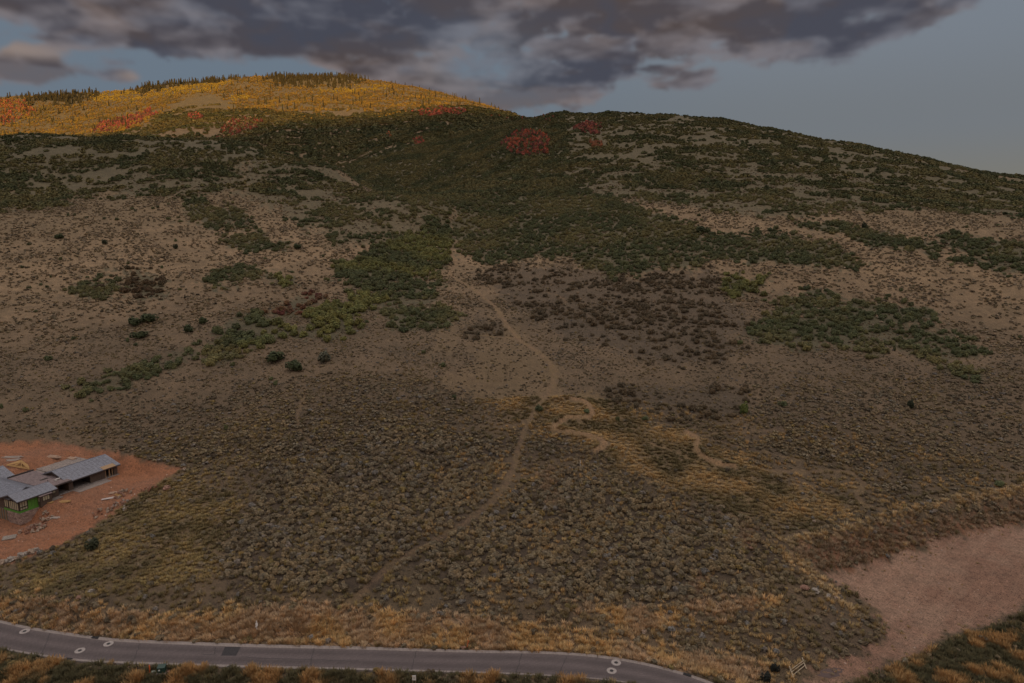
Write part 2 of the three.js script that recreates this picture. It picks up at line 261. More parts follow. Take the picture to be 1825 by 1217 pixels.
// ------------------------------------------------------------------ where things grow
const P = (type, dens, pts, from) => { const a = area(pts, from); a.type = type; a.dens = dens; return a; };
const lotGrass = P('meadow', 0.95, [[985, 700], [1060, 698], [1120, 735], [1200, 762], [1290, 800], [1368, 835], [1385, 915], [1330, 930], [1230, 880], [1150, 850], [1060, 800], [985, 770], [960, 775]]);
const patches = [
  lotGrass,
  P('meadow', 0.5, [[830, 588], [890, 555], [935, 600], [1000, 655], [992, 700], [940, 758], [900, 740], [850, 705], [770, 690], [850, 640]]),
  P('meadow', 0.45, [[780, 575], [830, 570], [815, 620], [770, 640]]),
  P('meadow', 0.75, [[130, 860], [330, 845], [430, 900], [380, 1030], [60, 1070], [20, 1030], [180, 940]]),
  P('meadow', 0.6, [[1370, 850], [1480, 880], [1540, 900], [1480, 930], [1390, 945]]),
  P('verge', 1, [[-300, 1010], [0, 1070], [140, 1085], [300, 1098], [470, 1085], [640, 1090], [760, 1098], [900, 1112], [1010, 1125], [1130, 1150], [1280, 1170], [1400, 1180], [1330, 1215], [1200, 1195], [1080, 1168], [830, 1157], [470, 1147], [200, 1137], [0, 1104], [-300, 1045]]),
  P('verge', 0.7, [[1000, 1070], [1060, 1090], [1110, 1130], [1160, 1125], [1230, 1095], [1390, 1085], [1385, 1060], [1270, 1078], [1150, 1085]]),
  P('bank', 1, [[1395, 962], [1500, 941], [1600, 914], [1700, 888], [1830, 866], [1950, 848], [1950, 860], [1830, 877], [1740, 888], [1640, 909], [1560, 931], [1500, 950], [1440, 961], [1405, 970]]),
  P('bank', 0.3, [[1395, 985], [1440, 1008], [1500, 1060], [1525, 1088], [1515, 1090], [1470, 1050], [1400, 1000]]),
  P('bank', 0.5, [[1575, 960], [1610, 958], [1620, 985], [1585, 992]]),
  P('fore', 1, [[1440, 1240], [1530, 1219], [1600, 1184], [1700, 1138], [1825, 1092], [1990, 1050], [1990, 1240]]),
  P('fore', 1, [[-200, 1135], [0, 1162], [130, 1184], [300, 1190], [640, 1198], [1000, 1210], [1120, 1222], [1300, 1240], [1300, 1300], [-300, 1300]]),
  P('bare', 0.9, [[1395, 985], [1460, 960], [1580, 945], [1825, 890], [1950, 880], [1950, 925], [1825, 932], [1640, 975], [1540, 1005], [1470, 1020]]),
  P('bare', 0.8, [[1318, 940], [1340, 945], [1343, 985], [1325, 985]]),
  P('bare', 0.6, [[1225, 1040], [1265, 1005], [1262, 1025], [1240, 1065], [1255, 1090], [1235, 1075]]),
  P('bare', 0.5, [[965, 830], [985, 850], [1000, 910], [975, 900]]),
  P('bare', 0.7, [[560, 1105], [900, 1120], [980, 1135], [960, 1152], [600, 1142]]),
  P('dense', 1, [[765, 930], [900, 880], [1000, 840], [1120, 870], [1250, 905], [1370, 960], [1375, 1055], [1200, 1075], [1020, 1065], [770, 1045]]),
  P('dense', 0.8, [[370, 1010], [440, 900], [520, 800], [700, 740], [900, 790], [880, 870], [740, 990], [640, 1060], [420, 1040]]),
  P('dense', 0.8, [[130, 760], [500, 680], [760, 660], [850, 730], [700, 740], [500, 800], [300, 830]]),
  P('dense', 0.7, [[1340, 690], [1825, 650], [1825, 820], [1500, 820], [1370, 800]]),
  // gambel oak
  P('oak', 0.66, [[-300, 240], [0, 243], [200, 246], [430, 254], [580, 295], [500, 305], [380, 290], [250, 296], [0, 300], [-300, 300]]),
  P('oak', 0.5, [[-300, 298], [0, 300], [260, 292], [430, 300], [420, 340], [300, 350], [160, 348], [0, 332], [-300, 330]]),
  P('oak', 0.85, [[-100, 340], [30, 340], [95, 350], [140, 366], [100, 371], [0, 374], [-100, 380]]),
  P('oak', 0.45, [[430, 300], [580, 295], [700, 345], [795, 378], [790, 420], [690, 440], [600, 440], [540, 400], [430, 335]]),
  P('oak', 0.9, [[300, 355], [390, 362], [440, 395], [432, 412], [400, 405], [330, 395]]), P('oak', 0.95, [[405, 420], [450, 412], [508, 435], [505, 447], [450, 449], [408, 437]]),
  P('oak', 0.92, [[128, 508], [160, 496], [195, 495], [215, 525], [200, 532], [150, 522]]), P('russet', 0.75, [[193, 473], [260, 478], [300, 515], [308, 535], [240, 537], [205, 522], [225, 500]]),
  P('oak', 0.92, [[345, 503], [395, 478], [480, 483], [490, 494], [430, 496], [400, 500], [425, 515], [370, 510]]), P('lime', 0.9, [[482, 492], [530, 496], [525, 510], [490, 505]]),
  P('lime', 0.8, [[825, 425], [770, 395], [700, 432], [610, 468], [590, 500], [650, 510], [600, 540], [550, 560], [560, 590], [640, 590], [655, 560], [700, 540], [720, 500], [780, 480], [800, 450]]),
  P('oak', 0.8, [[690, 560], [760, 545], [820, 562], [810, 580], [745, 588], [690, 583]]), P('oak', 0.7, [[700, 480], [790, 500], [780, 530], [690, 560], [650, 540]]),
  P('lime', 0.75, [[380, 585], [440, 560], [500, 570], [560, 585], [650, 600], [600, 605], [520, 602], [455, 618], [385, 615]]), P('oak', 0.85, [[360, 612], [425, 610], [430, 640], [380, 642]]),
  P('oak', 0.35, [[120, 690], [200, 670], [330, 620], [350, 640], [230, 690], [130, 712]]),
  P('oak', 0.82, [[800, 385], [900, 355], [1000, 335], [1130, 360], [1235, 405], [1272, 470], [1200, 480], [1080, 495], [1000, 455], [900, 472], [830, 452]]),
  P('oak', 0.78, [[600, 298], [700, 265], [800, 235], [880, 203], [1000, 208], [1020, 340], [850, 372], [790, 385], [700, 350]]),
  P('oak', 0.54, [[1000, 204], [1150, 199], [1330, 220], [1500, 255], [1700, 300], [1830, 322], [2000, 340], [2000, 420], [1825, 385], [1600, 372], [1330, 388], [1180, 360], [1000, 340]]),
  P('oak', 0.92, [[1235, 412], [1420, 424], [1500, 440], [1545, 475], [1480, 478], [1400, 468], [1272, 464]]), P('oak', 0.92, [[1403, 391], [1480, 396], [1560, 410], [1650, 428], [1690, 450], [1640, 455], [1560, 435], [1440, 406]]),
  P('oak', 0.92, [[1655, 418], [1720, 418], [1830, 440], [1950, 455], [1950, 500], [1825, 488], [1690, 466], [1760, 458]]), P('lime', 0.92, [[1280, 513], [1340, 492], [1372, 494], [1368, 516], [1310, 530]]),
  P('oak', 0.9, [[1328, 585], [1390, 530], [1440, 515], [1540, 538], [1655, 548], [1690, 575], [1600, 590], [1520, 605], [1420, 622], [1340, 608]]), P('oak', 0.5, [[1480, 600], [1720, 588], [1745, 622], [1690, 655], [1620, 620], [1530, 632]]),
  P('oak', 0.85, [[1676, 655], [1738, 650], [1742, 680], [1690, 672]]),
  P('brush', 0.8, [[850, 480], [1000, 470], [1100, 500], [1280, 480], [1330, 560], [1290, 640], [1190, 655], [1010, 600], [900, 540]]), P('brush', 0.35, [[830, 560], [900, 570], [900, 600], [840, 605]]),
  P('brush', 0.45, [[1090, 690], [1330, 688], [1340, 740], [1200, 750], [1110, 720]]),
  P('red', 0.75, [[478, 556], [520, 535], [555, 524], [585, 528], [560, 545], [500, 568]]),
];
const oakTypes = ['oak', 'lime', 'russet', 'brush', 'red'];
function sample(types, x, z) {                            // strongest patch of these types at a place, with ragged edges
  const R = Math.hypot(x, z), wv = clamp(R * 0.018 - 1.3, 1.0, 9), wx = x + wv * fbm(n2, x / (wv * 3), z / (wv * 3), 4) * 1.7, wz = z + wv * 1.5 * fbm(n2b, x / (wv * 3), z / (wv * 3), 4) * 1.7;
  const J = R * 0.013 * n2(x * 1.3, z * 1.3), J2 = R * 0.02 * n2b(x * 1.3, z * 1.3);
  let best = null, bd = 0;
  for (const p of patches) if (types.includes(p.type) && p.dens > bd && wx + J > p.box[0] - 3 && wx + J < p.box[1] + 3 && wz + J2 > p.box[2] - 3 && wz + J2 < p.box[3] + 3 && (p.type === 'bank' ? inside(p, x + J * 0.7, z + J2 * 0.5) : inside(p, wx + J, wz + J2))) { best = p.type; bd = p.dens; }
  return best ? [best, bd] : null;
}
const trails = [
  [1.9, [[815, 428], [805, 450], [813, 470], [802, 488], [850, 520], [880, 545], [905, 580], [925, 605], [955, 625], [985, 655], [988, 680], [965, 715], [945, 745], [930, 780], [915, 830], [890, 880], [830, 930], [760, 970], [700, 1005], [655, 1045], [625, 1075]]],
  [1.8, [[1222, 770], [1241, 778], [1243, 800], [1262, 818], [1290, 828], [1310, 830]]], [1.0, [[1255, 776], [1300, 770], [1340, 769], [1400, 768]]], [1.0, [[1280, 785], [1320, 797], [1360, 805], [1440, 822], [1520, 835]]],
  [1.6, [[1375, 838], [1450, 840], [1515, 842], [1540, 862], [1528, 885], [1545, 900], [1600, 912]]], [1.0, [[545, 700], [533, 730], [530, 755], [545, 780], [575, 800]]], [0.9, [[975, 520], [1000, 530], [1010, 540]]],
  [1.0, [[1160, 790], [1200, 805], [1240, 820]]], [1.2, [[830, 590], [880, 600], [925, 603]]], [2.0, [[985, 762], [1010, 745], [1045, 742], [1054, 730], [1044, 716], [1018, 710]]], [1.7, [[985, 766], [1010, 768], [1068, 780], [1077, 790], [1062, 801]]],
].map(([w, pts]) => { const c = new THREE.CatmullRomCurve3(pts.map(([a, b]) => at(a, b)), false, 'centripetal').getSpacedPoints(pts.length * 4).map((p) => [p.x, p.z]); c.box = [Math.min(...c.map((p) => p[0])), Math.max(...c.map((p) => p[0])), Math.min(...c.map((p) => p[1])), Math.max(...c.map((p) => p[1]))]; c.w = w; return c; });
function trailDist(x, z) { let best = 9; for (const t of trails) if (near(t, x, z, 6)) { const d = edgeDist(t, x, z, false) / (t.w * 0.5); if (d < best) best = d; } return best; }

// ------------------------------------------------------------------ ground meshes
function noiseTexture(n, f, srgb, seed) {
  const d = new Uint8Array(n * n * 4), r = rng(seed), g = [];
  for (const k of [4, 16, 64, n / 2]) { const v = new Float32Array(k * k); for (let i = 0; i < k * k; i++) v[i] = r(); g.push([k, v]); }
  for (let y = 0; y < n; y++) for (let x = 0; x < n; x++) {
    let s = 0, wsum = 0;
    for (const [k, v] of g) { const fx = x / n * k, fy = y / n * k, i = Math.floor(fx), j = Math.floor(fy), a = fx - i, b = fy - j, i1 = (i + 1) % k, j1 = (j + 1) % k, w = k === 4 ? 0.06 : k === 16 ? 0.3 : 1; s += w * (mix(mix(v[j * k + i], v[j * k + i1], a), mix(v[j1 * k + i], v[j1 * k + i1], a), b)); wsum += w; }
    const q = f(s / wsum), p = (y * n + x) * 4; d[p] = q[0]; d[p + 1] = q[1]; d[p + 2] = q[2]; d[p + 3] = 255;
  }
  const t = new THREE.DataTexture(d, n, n); t.wrapS = t.wrapT = THREE.RepeatWrapping; t.magFilter = THREE.LinearFilter; t.minFilter = THREE.LinearMipmapLinearFilter; t.generateMipmaps = true; if (srgb) t.colorSpace = THREE.SRGBColorSpace; t.needsUpdate = true;
  return t;
}
const grain = noiseTexture(512, (s) => { const q = clamp(1.0 + (s - 0.5) * 2.6, 0.3, 1) * 255; return [q, q, q]; }, true, 3);
const grainBump = noiseTexture(512, (s) => { const q = clamp(s) * 255; return [q, q, q]; }, false, 4);
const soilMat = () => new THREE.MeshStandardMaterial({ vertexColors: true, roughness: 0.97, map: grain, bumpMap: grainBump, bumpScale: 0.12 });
const sageDensity = (x, z) => { const dn = sample(['dense'], x, z); return clamp(0.55 + (dn ? 0.45 : 0) + 0.7 * fbm(n2, x / 26, z / 26, 3) + 0.62 * fbm(n2b, x / 7, z / 7, 3)); };
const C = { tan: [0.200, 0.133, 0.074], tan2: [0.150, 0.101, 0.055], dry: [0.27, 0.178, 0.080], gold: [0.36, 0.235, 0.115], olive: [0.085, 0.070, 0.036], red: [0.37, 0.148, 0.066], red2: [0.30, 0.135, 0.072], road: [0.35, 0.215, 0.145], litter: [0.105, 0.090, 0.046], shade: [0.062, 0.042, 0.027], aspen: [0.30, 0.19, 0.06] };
function soil(x, z, h) {
  const R = Math.hypot(x, z), A = fbm(n2, x / 38, z / 38, 4), B = fbm(n2b, x / 7, z / 7, 4), D = fbm(n2, x / 2.1, z / 2.1, 2);
  let c = mix3(C.tan2, C.tan, clamp(0.5 + A * 1.1 + B * 0.5));
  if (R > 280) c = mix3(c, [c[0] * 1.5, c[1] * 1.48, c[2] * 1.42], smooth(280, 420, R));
  c = mix3(c, C.olive, clamp(0.25 + 0.9 * fbm(n2b, x / 90, z / 90, 3)) * 0.45 * smooth(260, 130, R));
  if (R > 420) c = mix3(c, [0.178, 0.122, 0.060], 0.8 * smooth(420, 600, R));
  if (R > 1300) c = mix3(c, mix3([0.20, 0.125, 0.024], [0.155, 0.105, 0.024], clamp(0.5 + B)), smooth(1350, 1700, R) * 0.85);
  const m = sample(['meadow', 'verge', 'bank', 'bare', 'fore'], x, z);
  if (m) { const t = { fore: [0.085, 0.068, 0.035], meadow: C.dry, verge: [0.38, 0.235, 0.135], bank: C.gold, bare: C.red2 }[m[0]]; c = mix3(c, mix3(t, C.tan2, clamp(0.35 + B * 1.3 + A * 0.5)), m[1] * (m[0] === 'meadow' ? 0.6 : 0.8)); }
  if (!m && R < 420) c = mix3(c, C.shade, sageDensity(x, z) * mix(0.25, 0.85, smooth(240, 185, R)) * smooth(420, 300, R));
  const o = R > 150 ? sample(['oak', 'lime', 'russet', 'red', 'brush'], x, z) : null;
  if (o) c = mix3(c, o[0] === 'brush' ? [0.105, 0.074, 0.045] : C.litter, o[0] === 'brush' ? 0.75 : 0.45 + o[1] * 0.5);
  if (near(padPoly, x, z, 2)) { const s = signed(padPoly, x, z) + B * 2.2; c = mix3(c, mix3(C.red, C.red2, clamp(0.5 + A + B * 0.8)), smooth(-0.6, 1.2, s)); }
  if (near(dirtPoly, x, z, 2)) { const s = signed(dirtPoly, x, z) + B * 3.4 + D * 0.8; const g = mix3(C.road, [0.27, 0.150, 0.098], clamp(0.45 + A * 1.3 + B * 0.9 + 0.45 * n2b((x * 0.62 + z * 0.78) / 2.6, (x * 0.78 - z * 0.62) / 55))); c = mix3(c, g, smooth(-0.8, 1.5, s)); }
  const td = trailDist(x, z);
  if (td < 2) { const lp = loops.some((l) => near(l, x, z, 2) && edgeDist(l, x, z, false) < 1.6); if (lp) c = mix3(c, [0.36, 0.21, 0.105], 0.75 * smooth(1.4, 0.5, td)); const main = mix3(C.dry, [0.25, 0.15, 0.085], clamp(0.5 + B)); c = mix3(c, main, smooth(1.5, 0.5, td + B * 0.9) * mix(0.5, 0.75, smooth(195, 270, R)) * (Math.abs(td) < 0.28 && R < 260 ? 0.6 : 1)); }
  const k = 1 + 0.28 * D + 0.2 * B;
  return [clamp(c[0] * k, 0.01, 0.6), clamp(c[1] * k, 0.01, 0.6), clamp(c[2] * k, 0.01, 0.6)];
}
{
  const pos = new Float32Array(NA * NR * 3), col = new Float32Array(NA * NR * 3), uv = new Float32Array(NA * NR * 2);
  for (let i = 0; i < NR; i++) for (let j = 0; j < NA; j++) {
    const k = i * NA + j, R = RNG[i], a = ANG[j], x = Math.sin(a) * R, z = -Math.cos(a) * R;
    pos[k * 3] = x; pos[k * 3 + 1] = HG[k]; pos[k * 3 + 2] = z; uv[k * 2] = x / 6.5; uv[k * 2 + 1] = z / 6.5;
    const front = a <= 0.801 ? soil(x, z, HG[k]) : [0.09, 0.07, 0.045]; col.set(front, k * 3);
  }
  const full = new THREE.BufferGeometry();
  full.setAttribute('position', new THREE.BufferAttribute(pos, 3)); full.setAttribute('color', new THREE.BufferAttribute(col, 3)); full.setAttribute('uv', new THREE.BufferAttribute(uv, 2));
  const lists = { hillside: [], mountain: [], dirt_road: [], building_pad: [], trail: [] };
  const all = [];
  for (let i = 0; i < NR - 1; i++) for (let j = 0; j < NA - 1; j++) {
    const k = i * NA + j, R = (RNG[i] + RNG[i + 1]) / 2, a = (ANG[j] + ANG[j + 1]) / 2, x = Math.sin(a) * R, z = -Math.cos(a) * R, q = [k, k + 1, k + NA, k + 1, k + NA + 1, k + NA];
    for (const v of q) all.push(v);
    let to = R > 1000 * S ? 'mountain' : 'hillside';
    if (a < 0.81 && R < 700) { if (near(dirtPoly, x, z, 0) && inside(dirtPoly, x, z)) to = 'dirt_road'; else if (near(padPoly, x, z, 0) && inside(padPoly, x, z)) to = 'building_pad'; else if (trailDist(x, z) < 1) to = 'trail'; }
    for (const v of q) lists[to].push(v);
  }
  full.setIndex(all); full.computeVertexNormals();
  const nor = full.attributes.normal.array;
  const LB = { hillside: 'sage covered hillside rising from the road to the ridge', mountain: 'far golden mountain and the slopes behind the ridge', dirt_road: 'wide reddish dirt road at the lower right', building_pad: 'bare red earth pad round the unfinished house', trail: 'narrow dirt trails winding over the slope' };
  for (const [name, list] of Object.entries(lists)) {
    const map = new Int32Array(NA * NR).fill(-1), idx = []; let n = 0; const keep = [];
    for (const v of list) { if (map[v] < 0) { map[v] = n++; keep.push(v); } idx.push(map[v]); }
    const g = new THREE.BufferGeometry(), p = new Float32Array(n * 3), c = new Float32Array(n * 3), u = new Float32Array(n * 2), nn = new Float32Array(n * 3);
    keep.forEach((v, i) => { for (let q = 0; q < 3; q++) { p[i * 3 + q] = pos[v * 3 + q]; c[i * 3 + q] = col[v * 3 + q]; nn[i * 3 + q] = nor[v * 3 + q]; } u[i * 2] = uv[v * 2]; u[i * 2 + 1] = uv[v * 2 + 1]; });
    g.setAttribute('position', new THREE.BufferAttribute(p, 3)); g.setAttribute('color', new THREE.BufferAttribute(c, 3)); g.setAttribute('uv', new THREE.BufferAttribute(u, 2)); g.setAttribute('normal', new THREE.BufferAttribute(nn, 3)); g.setIndex(idx);
    tag(mesh(name, g, soilMat()), LB[name], null, null, 'structure');
  }
}

// ------------------------------------------------------------------ paved road
const asphaltTex = noiseTexture(512, (s) => { const q = clamp(0.86 + (s - 0.5) * 0.9, 0.4, 1) * 255; return [q, q * 0.985, q * 0.98]; }, true, 9);
const concreteTex = noiseTexture(256, (s) => { const q = clamp(0.85 + (s - 0.5) * 0.9, 0.4, 1) * 255; return [q, q, q]; }, true, 10);
const asphalt = mat([0.150, 0.122, 0.118], 0.9, { map: asphaltTex, vertexColors: true }), concrete = mat([0.36, 0.30, 0.27], 0.9, { map: concreteTex });
const iron = mat([0.035, 0.032, 0.034], 0.7, { metalness: 0.3 }), darkHole = mat([0.012, 0.011, 0.011], 1);
function sweep(rows, uvScale = 2, color) {                // rows: list of cross-sections (arrays of Vector3)
  const n = rows[0].length, p = [], uv = [], idx = [], c = []; let run = 0;
  rows.forEach((r, i) => { if (i) run += r[0].distanceTo(rows[i - 1][0]); let w = 0; r.forEach((v, j) => { if (j) w += v.distanceTo(r[j - 1]); p.push(v.x, v.y, v.z); uv.push(run / uvScale, w / uvScale); if (color) c.push(...color(v, j / (n - 1))); }); });
  for (let i = 0; i < rows.length - 1; i++) for (let j = 0; j < n - 1; j++) { const a = i * n + j; idx.push(a, a + n, a + 1, a + 1, a + n, a + n + 1); }
  const g = new THREE.BufferGeometry(); g.setAttribute('position', new THREE.Float32BufferAttribute(p, 3)); g.setAttribute('uv', new THREE.Float32BufferAttribute(uv, 2)); if (color) g.setAttribute('color', new THREE.Float32BufferAttribute(c, 3)); g.setIndex(idx); g.computeVertexNormals();
  return g;
}
{
  const rows = [], kerbs = [[], []], KW = 0.78;
  for (let i = 0; i <= RN; i++) {
    const a = edgeFar[i], b = edgeNear[i], u = b.clone().sub(a), L = u.length(); u.normalize();
    const p = (t, y) => a.clone().addScaledVector(u, t).setY(y), row = [];
    for (let k = 0; k <= 24; k++) row.push(p(mix(KW - 0.02, L - KW + 0.02, k / 24), 0.03 * Math.sin(Math.PI * k / 24)));
    rows.push(row);
    kerbs[0].push([p(-0.02, -0.3), p(0, 0.12), p(0.06, 0.14), p(0.2, 0.14), p(0.32, 0.06), p(0.42, 0.012), p(KW, 0.006), p(KW, -0.2)]);
    kerbs[1].push([p(L - KW, -0.2), p(L - KW, 0.006), p(L - 0.42, 0.012), p(L - 0.32, 0.06), p(L - 0.2, 0.14), p(L - 0.06, 0.14), p(L, 0.12), p(L + 0.02, -0.3)]);
  }
  const tone = (v, t) => { const w = 0.9 + 0.14 * fbm(n2, v.x / 9, v.z / 3, 3) + 0.14 * Math.cos(t * Math.PI * 4) + 0.05 * n2(v.x / 1.5, t * 9); return [w * 1.0, w, w * 1.02]; };
  tag(mesh('road', sweep(rows, 2.4, tone), asphalt), 'paved grey road curving along the bottom of the photo', null, null, 'structure');
  tag(mesh('kerb', sweep(kerbs[0], 2), concrete), 'pale concrete kerb along the uphill side of the road', null, null, 'structure');
  tag(mesh('kerb', sweep(kerbs[1], 2), concrete), 'pale concrete kerb along the downhill side of the road', null, null, 'structure');
}
{
  const seal = (pts, w) => { const p = pts.map(([a, b]) => onPlane(a, b, 0)), rows = []; const c = new THREE.CatmullRomCurve3(p).getSpacedPoints(24); c.forEach((v, i) => { const t = (c[i + 1] ?? v).clone().sub(c[i - 1] ?? v).normalize(), n = new THREE.Vector3(-t.z, 0, t.x), j = 0.12 * n2(v.x * 1.3, v.z * 1.3); rows.push([v.clone().addScaledVector(n, j - w).setY(0.038), v.clone().addScaledVector(n, j + w).setY(0.038)]); }); return sweep(rows, 2); };
  const list = [[[358, 1166], [372, 1166.5], [386, 1167]], [[383, 1154], [383, 1160], [382, 1167]], [[560, 1155], [556, 1172], [553, 1190]], [[742, 1160], [738, 1175], [733, 1194]], [[930, 1164], [925, 1182], [920, 1199]], [[250, 1147], [244, 1162], [237, 1180]], [[90, 1128], [82, 1148], [73, 1166]], [[1010, 1170], [1003, 1185], [997, 1202]], [[430, 1171], [520, 1175], [640, 1178]]];
  tag(mesh('road_crack', mergeGeometries(list.map((l) => seal(l, 0.055))), mat([0.045, 0.040, 0.040], 0.9)), 'thin dark sealed cracks running across the grey road', null, null, 'structure');
}
const roadY = 0.034;
function manhole(px, py, label) {
  const p = onPlane(px, py, roadY), t = thing('manhole_cover', label, 'manhole cover', [p.x, 0, p.z], 0.3 * px, 'manhole covers set in the paved road');
  const ring = new THREE.LatheGeometry([[0.32, 0.034], [0.34, 0.048], [0.80, 0.045], [0.84, 0.03], [0.84, -0.05]].map(([x, y]) => new THREE.Vector2(x, y)), 28);
  mesh('collar', ring, mat([0.46, 0.40, 0.37], 0.9, { map: concreteTex }), t);
  const lid = mesh('lid', new THREE.CylinderGeometry(0.33, 0.33, 0.06, 24).translate(0, 0.018, 0), iron, t);
  mesh('grip_slot', new THREE.BoxGeometry(0.14, 0.006, 0.03).translate(0.16, 0.052, 0), darkHole, lid);
}
manhole(44, 1124.6, 'manhole cover in the road near the left edge of the photo');
manhole(142.5, 1159, 'manhole cover in the middle of the road, beside the downhill drain inlet');
manhole(193.5, 1147, 'manhole cover against the uphill kerb, right of the drain inlet');
manhole(1098, 1180.5, 'manhole cover in the right hand curve, closer to the uphill kerb');
manhole(1090, 1195, 'manhole cover in the right hand curve, closer to the downhill kerb');
function inlet(px, py, far, label) {
  const q = onPlane(px, py, 0.1), E = far ? edgeFar : edgeNear; let b = 0; E.forEach((p, i) => { if (p.distanceTo(q) < E[b].distanceTo(q)) b = i; });
  b = clamp(b, 1, RN - 1); const d = E[b + 1].clone().sub(E[b - 1]), inw = (far ? edgeNear : edgeFar)[b].clone().sub(E[b]).normalize(), c = E[b].clone().addScaledVector(inw, 0.34);
  const t = thing('drain_inlet', label, 'drain inlet', [c.x, 0, c.z], Math.atan2(-d.z, d.x), 'drain inlets in the kerbs');
  mesh('grate', mergeGeometries([...Array(7).keys()].map((i) => box(-0.6 + i * 0.18, -0.52 + i * 0.18, 0.10, 0.155, -0.22, 0.22)).concat([box(-0.68, 0.68, 0.09, 0.150, -0.28, -0.22), box(-0.68, 0.68, 0.09, 0.150, 0.22, 0.28)])), iron, t);
  mesh('pit', box(-0.66, 0.66, -0.3, 0.146, -0.21, 0.21), darkHole, t);
}
inlet(167.5, 1137, true, 'drain inlet in the uphill kerb at the left bend'); inlet(122, 1175, false, 'drain inlet in the downhill kerb at the left bend'); inlet(1224, 1206, true, 'drain inlet in the uphill kerb at the right hand curve');
{
  const q = [[394, 1168.5], [401, 1152.6], [429, 1153.2], [421, 1168.7]].map(([a, b]) => onPlane(a, b, 0)), rows = [];
  for (let i = 0; i <= 8; i++) { const r = []; for (let k = 0; k <= 8; k++) { const v = q[1].clone().lerp(q[2], i / 8).lerp(q[0].clone().lerp(q[3], i / 8), k / 8); v.y = 0.012 + 0.03 * Math.sin(Math.PI * clamp(0.08 + 0.5 * k / 8)); r.push(v); } rows.push(r); }
  tag(mesh('road_patch', sweep(rows, 2), mat([0.052, 0.047, 0.050], 0.92, { map: asphaltTex })), 'dark square asphalt repair patch in the grey road', 'road patch');
}

// ------------------------------------------------------------------ plant shapes
function leafCloud(seed, count, shape, size, opt = {}) {  // small leaf faces spread through a crown; vertex colour varies from leaf to leaf
  const r = rng(seed), p = [], c = [], idx = [];
  for (let i = 0; i < count; i++) {
    const [x, y, z, nx, ny, nz] = shape(r), s = size * (0.6 + 0.8 * r()), tone = 0.72 + 0.56 * r(), hue = (r() - 0.5) * (opt.hue ?? 0.16);
    const n = new THREE.Vector3(nx + (r() - 0.5) * 0.8, ny + (r() - 0.5) * 0.8 + (opt.up ?? 0.3), nz + (r() - 0.5) * 0.8).normalize();
    const a = new THREE.Vector3(r() - 0.5, r() - 0.5, r() - 0.5).cross(n).normalize(), b = n.clone().cross(a), L = opt.long ?? 1.2;
    const k = p.length / 3;
    for (const [u, v] of [[-0.5, -0.35], [0.5, -0.3], [0.42, 0.5 * L], [-0.38, 0.42 * L]]) { p.push(x + s * (a.x * u + b.x * v), Math.max(y + s * (a.y * u + b.y * v), 0.01), z + s * (a.z * u + b.z * v)); c.push(tone * (1 + hue), tone, tone * (1 - hue)); }
    idx.push(k, k + 1, k + 2, k, k + 2, k + 3);
  }
  const g = new THREE.BufferGeometry(); g.setAttribute('position', new THREE.Float32BufferAttribute(p, 3)); g.setAttribute('color', new THREE.Float32BufferAttribute(c, 3)); g.setIndex(idx); g.computeVertexNormals(); return g;
}
function lumpyDome(seed, lobes, rx, ry, spread) {
  const r0 = rng(seed), L = []; for (let i = 0; i < lobes; i++) { const a = r0() * 6.283, q = Math.sqrt(r0()) * spread; L.push([Math.cos(a) * q, ry * (0.35 + 0.35 * r0()), Math.sin(a) * q, rx * (0.42 + 0.25 * r0()), ry * (0.38 + 0.24 * r0())]); }
  return (r) => { const l = L[Math.floor(r() * lobes)], z = r() * 1.55 - 0.55, a = r() * 6.283, q = Math.sqrt(Math.max(0, 1 - z * z)), k = 0.82 + 0.2 * r(); const nx = Math.cos(a) * q, nz = Math.sin(a) * q; return [l[0] + nx * l[3] * k, l[1] + z * l[4] * k, l[2] + nz * l[3] * k, nx, z, nz]; };
}
function stick(pts, r0, r1, sides = 5) { const c = new THREE.CatmullRomCurve3(pts.map((p) => new THREE.Vector3(...p))), g = new THREE.TubeGeometry(c, 5, 1, sides); const q = g.attributes.position, n = sides + 1; for (let i = 0; i <= 5; i++) { const o = c.getPointAt(i / 5), rr = mix(r0, r1, i / 5); for (let j = 0; j < n; j++) { const k = i * n + j; q.setXYZ(k, o.x + (q.getX(k) - o.x) * rr, o.y + (q.getY(k) - o.y) * rr, o.z + (q.getZ(k) - o.z) * rr); } } g.computeVertexNormals(); return g; }
const plain = (g) => { const o = new THREE.BufferGeometry(); o.setAttribute('position', g.attributes.position); o.setAttribute('normal', g.attributes.normal); const n = g.attributes.position.count, c = new Float32Array(n * 3).fill(0.55); o.setAttribute('color', g.attributes.color ?? new THREE.BufferAttribute(c, 3)); o.setIndex(g.index); return o; };
const sageGeo = [1, 2, 3, 4].map((s) => leafCloud(s * 31, 150, lumpyDome(s * 7, 5, 0.62, 0.66, 0.42), 0.20, { up: 0.45, long: 1.7, hue: 0.1 }));
const sageFar = [5, 6].map((s) => leafCloud(s * 31, 46, lumpyDome(s * 7, 4, 0.66, 0.66, 0.42), 0.36, { up: 0.4, long: 1.4, hue: 0.1 }));
const stemGeo = [1, 2].map((s) => { const r = rng(s * 91), g = []; for (let i = 0; i < 6; i++) { const a = i * 1.05 + r(); g.push(stick([[0.03 * Math.cos(a), -0.1, 0.03 * Math.sin(a)], [0.12 * Math.cos(a), 0.16, 0.12 * Math.sin(a)], [0.32 * Math.cos(a), 0.45 + 0.1 * r(), 0.32 * Math.sin(a)]], 0.035, 0.012, 4)); } return plain(mergeGeometries(g)); });
const oakGeo = [1, 2, 3, 4].map((s) => leafCloud(s * 53, 420, lumpyDome(s * 17, 8, 1.35, 2.6, 1.25), 0.42, { up: 0.3 }));
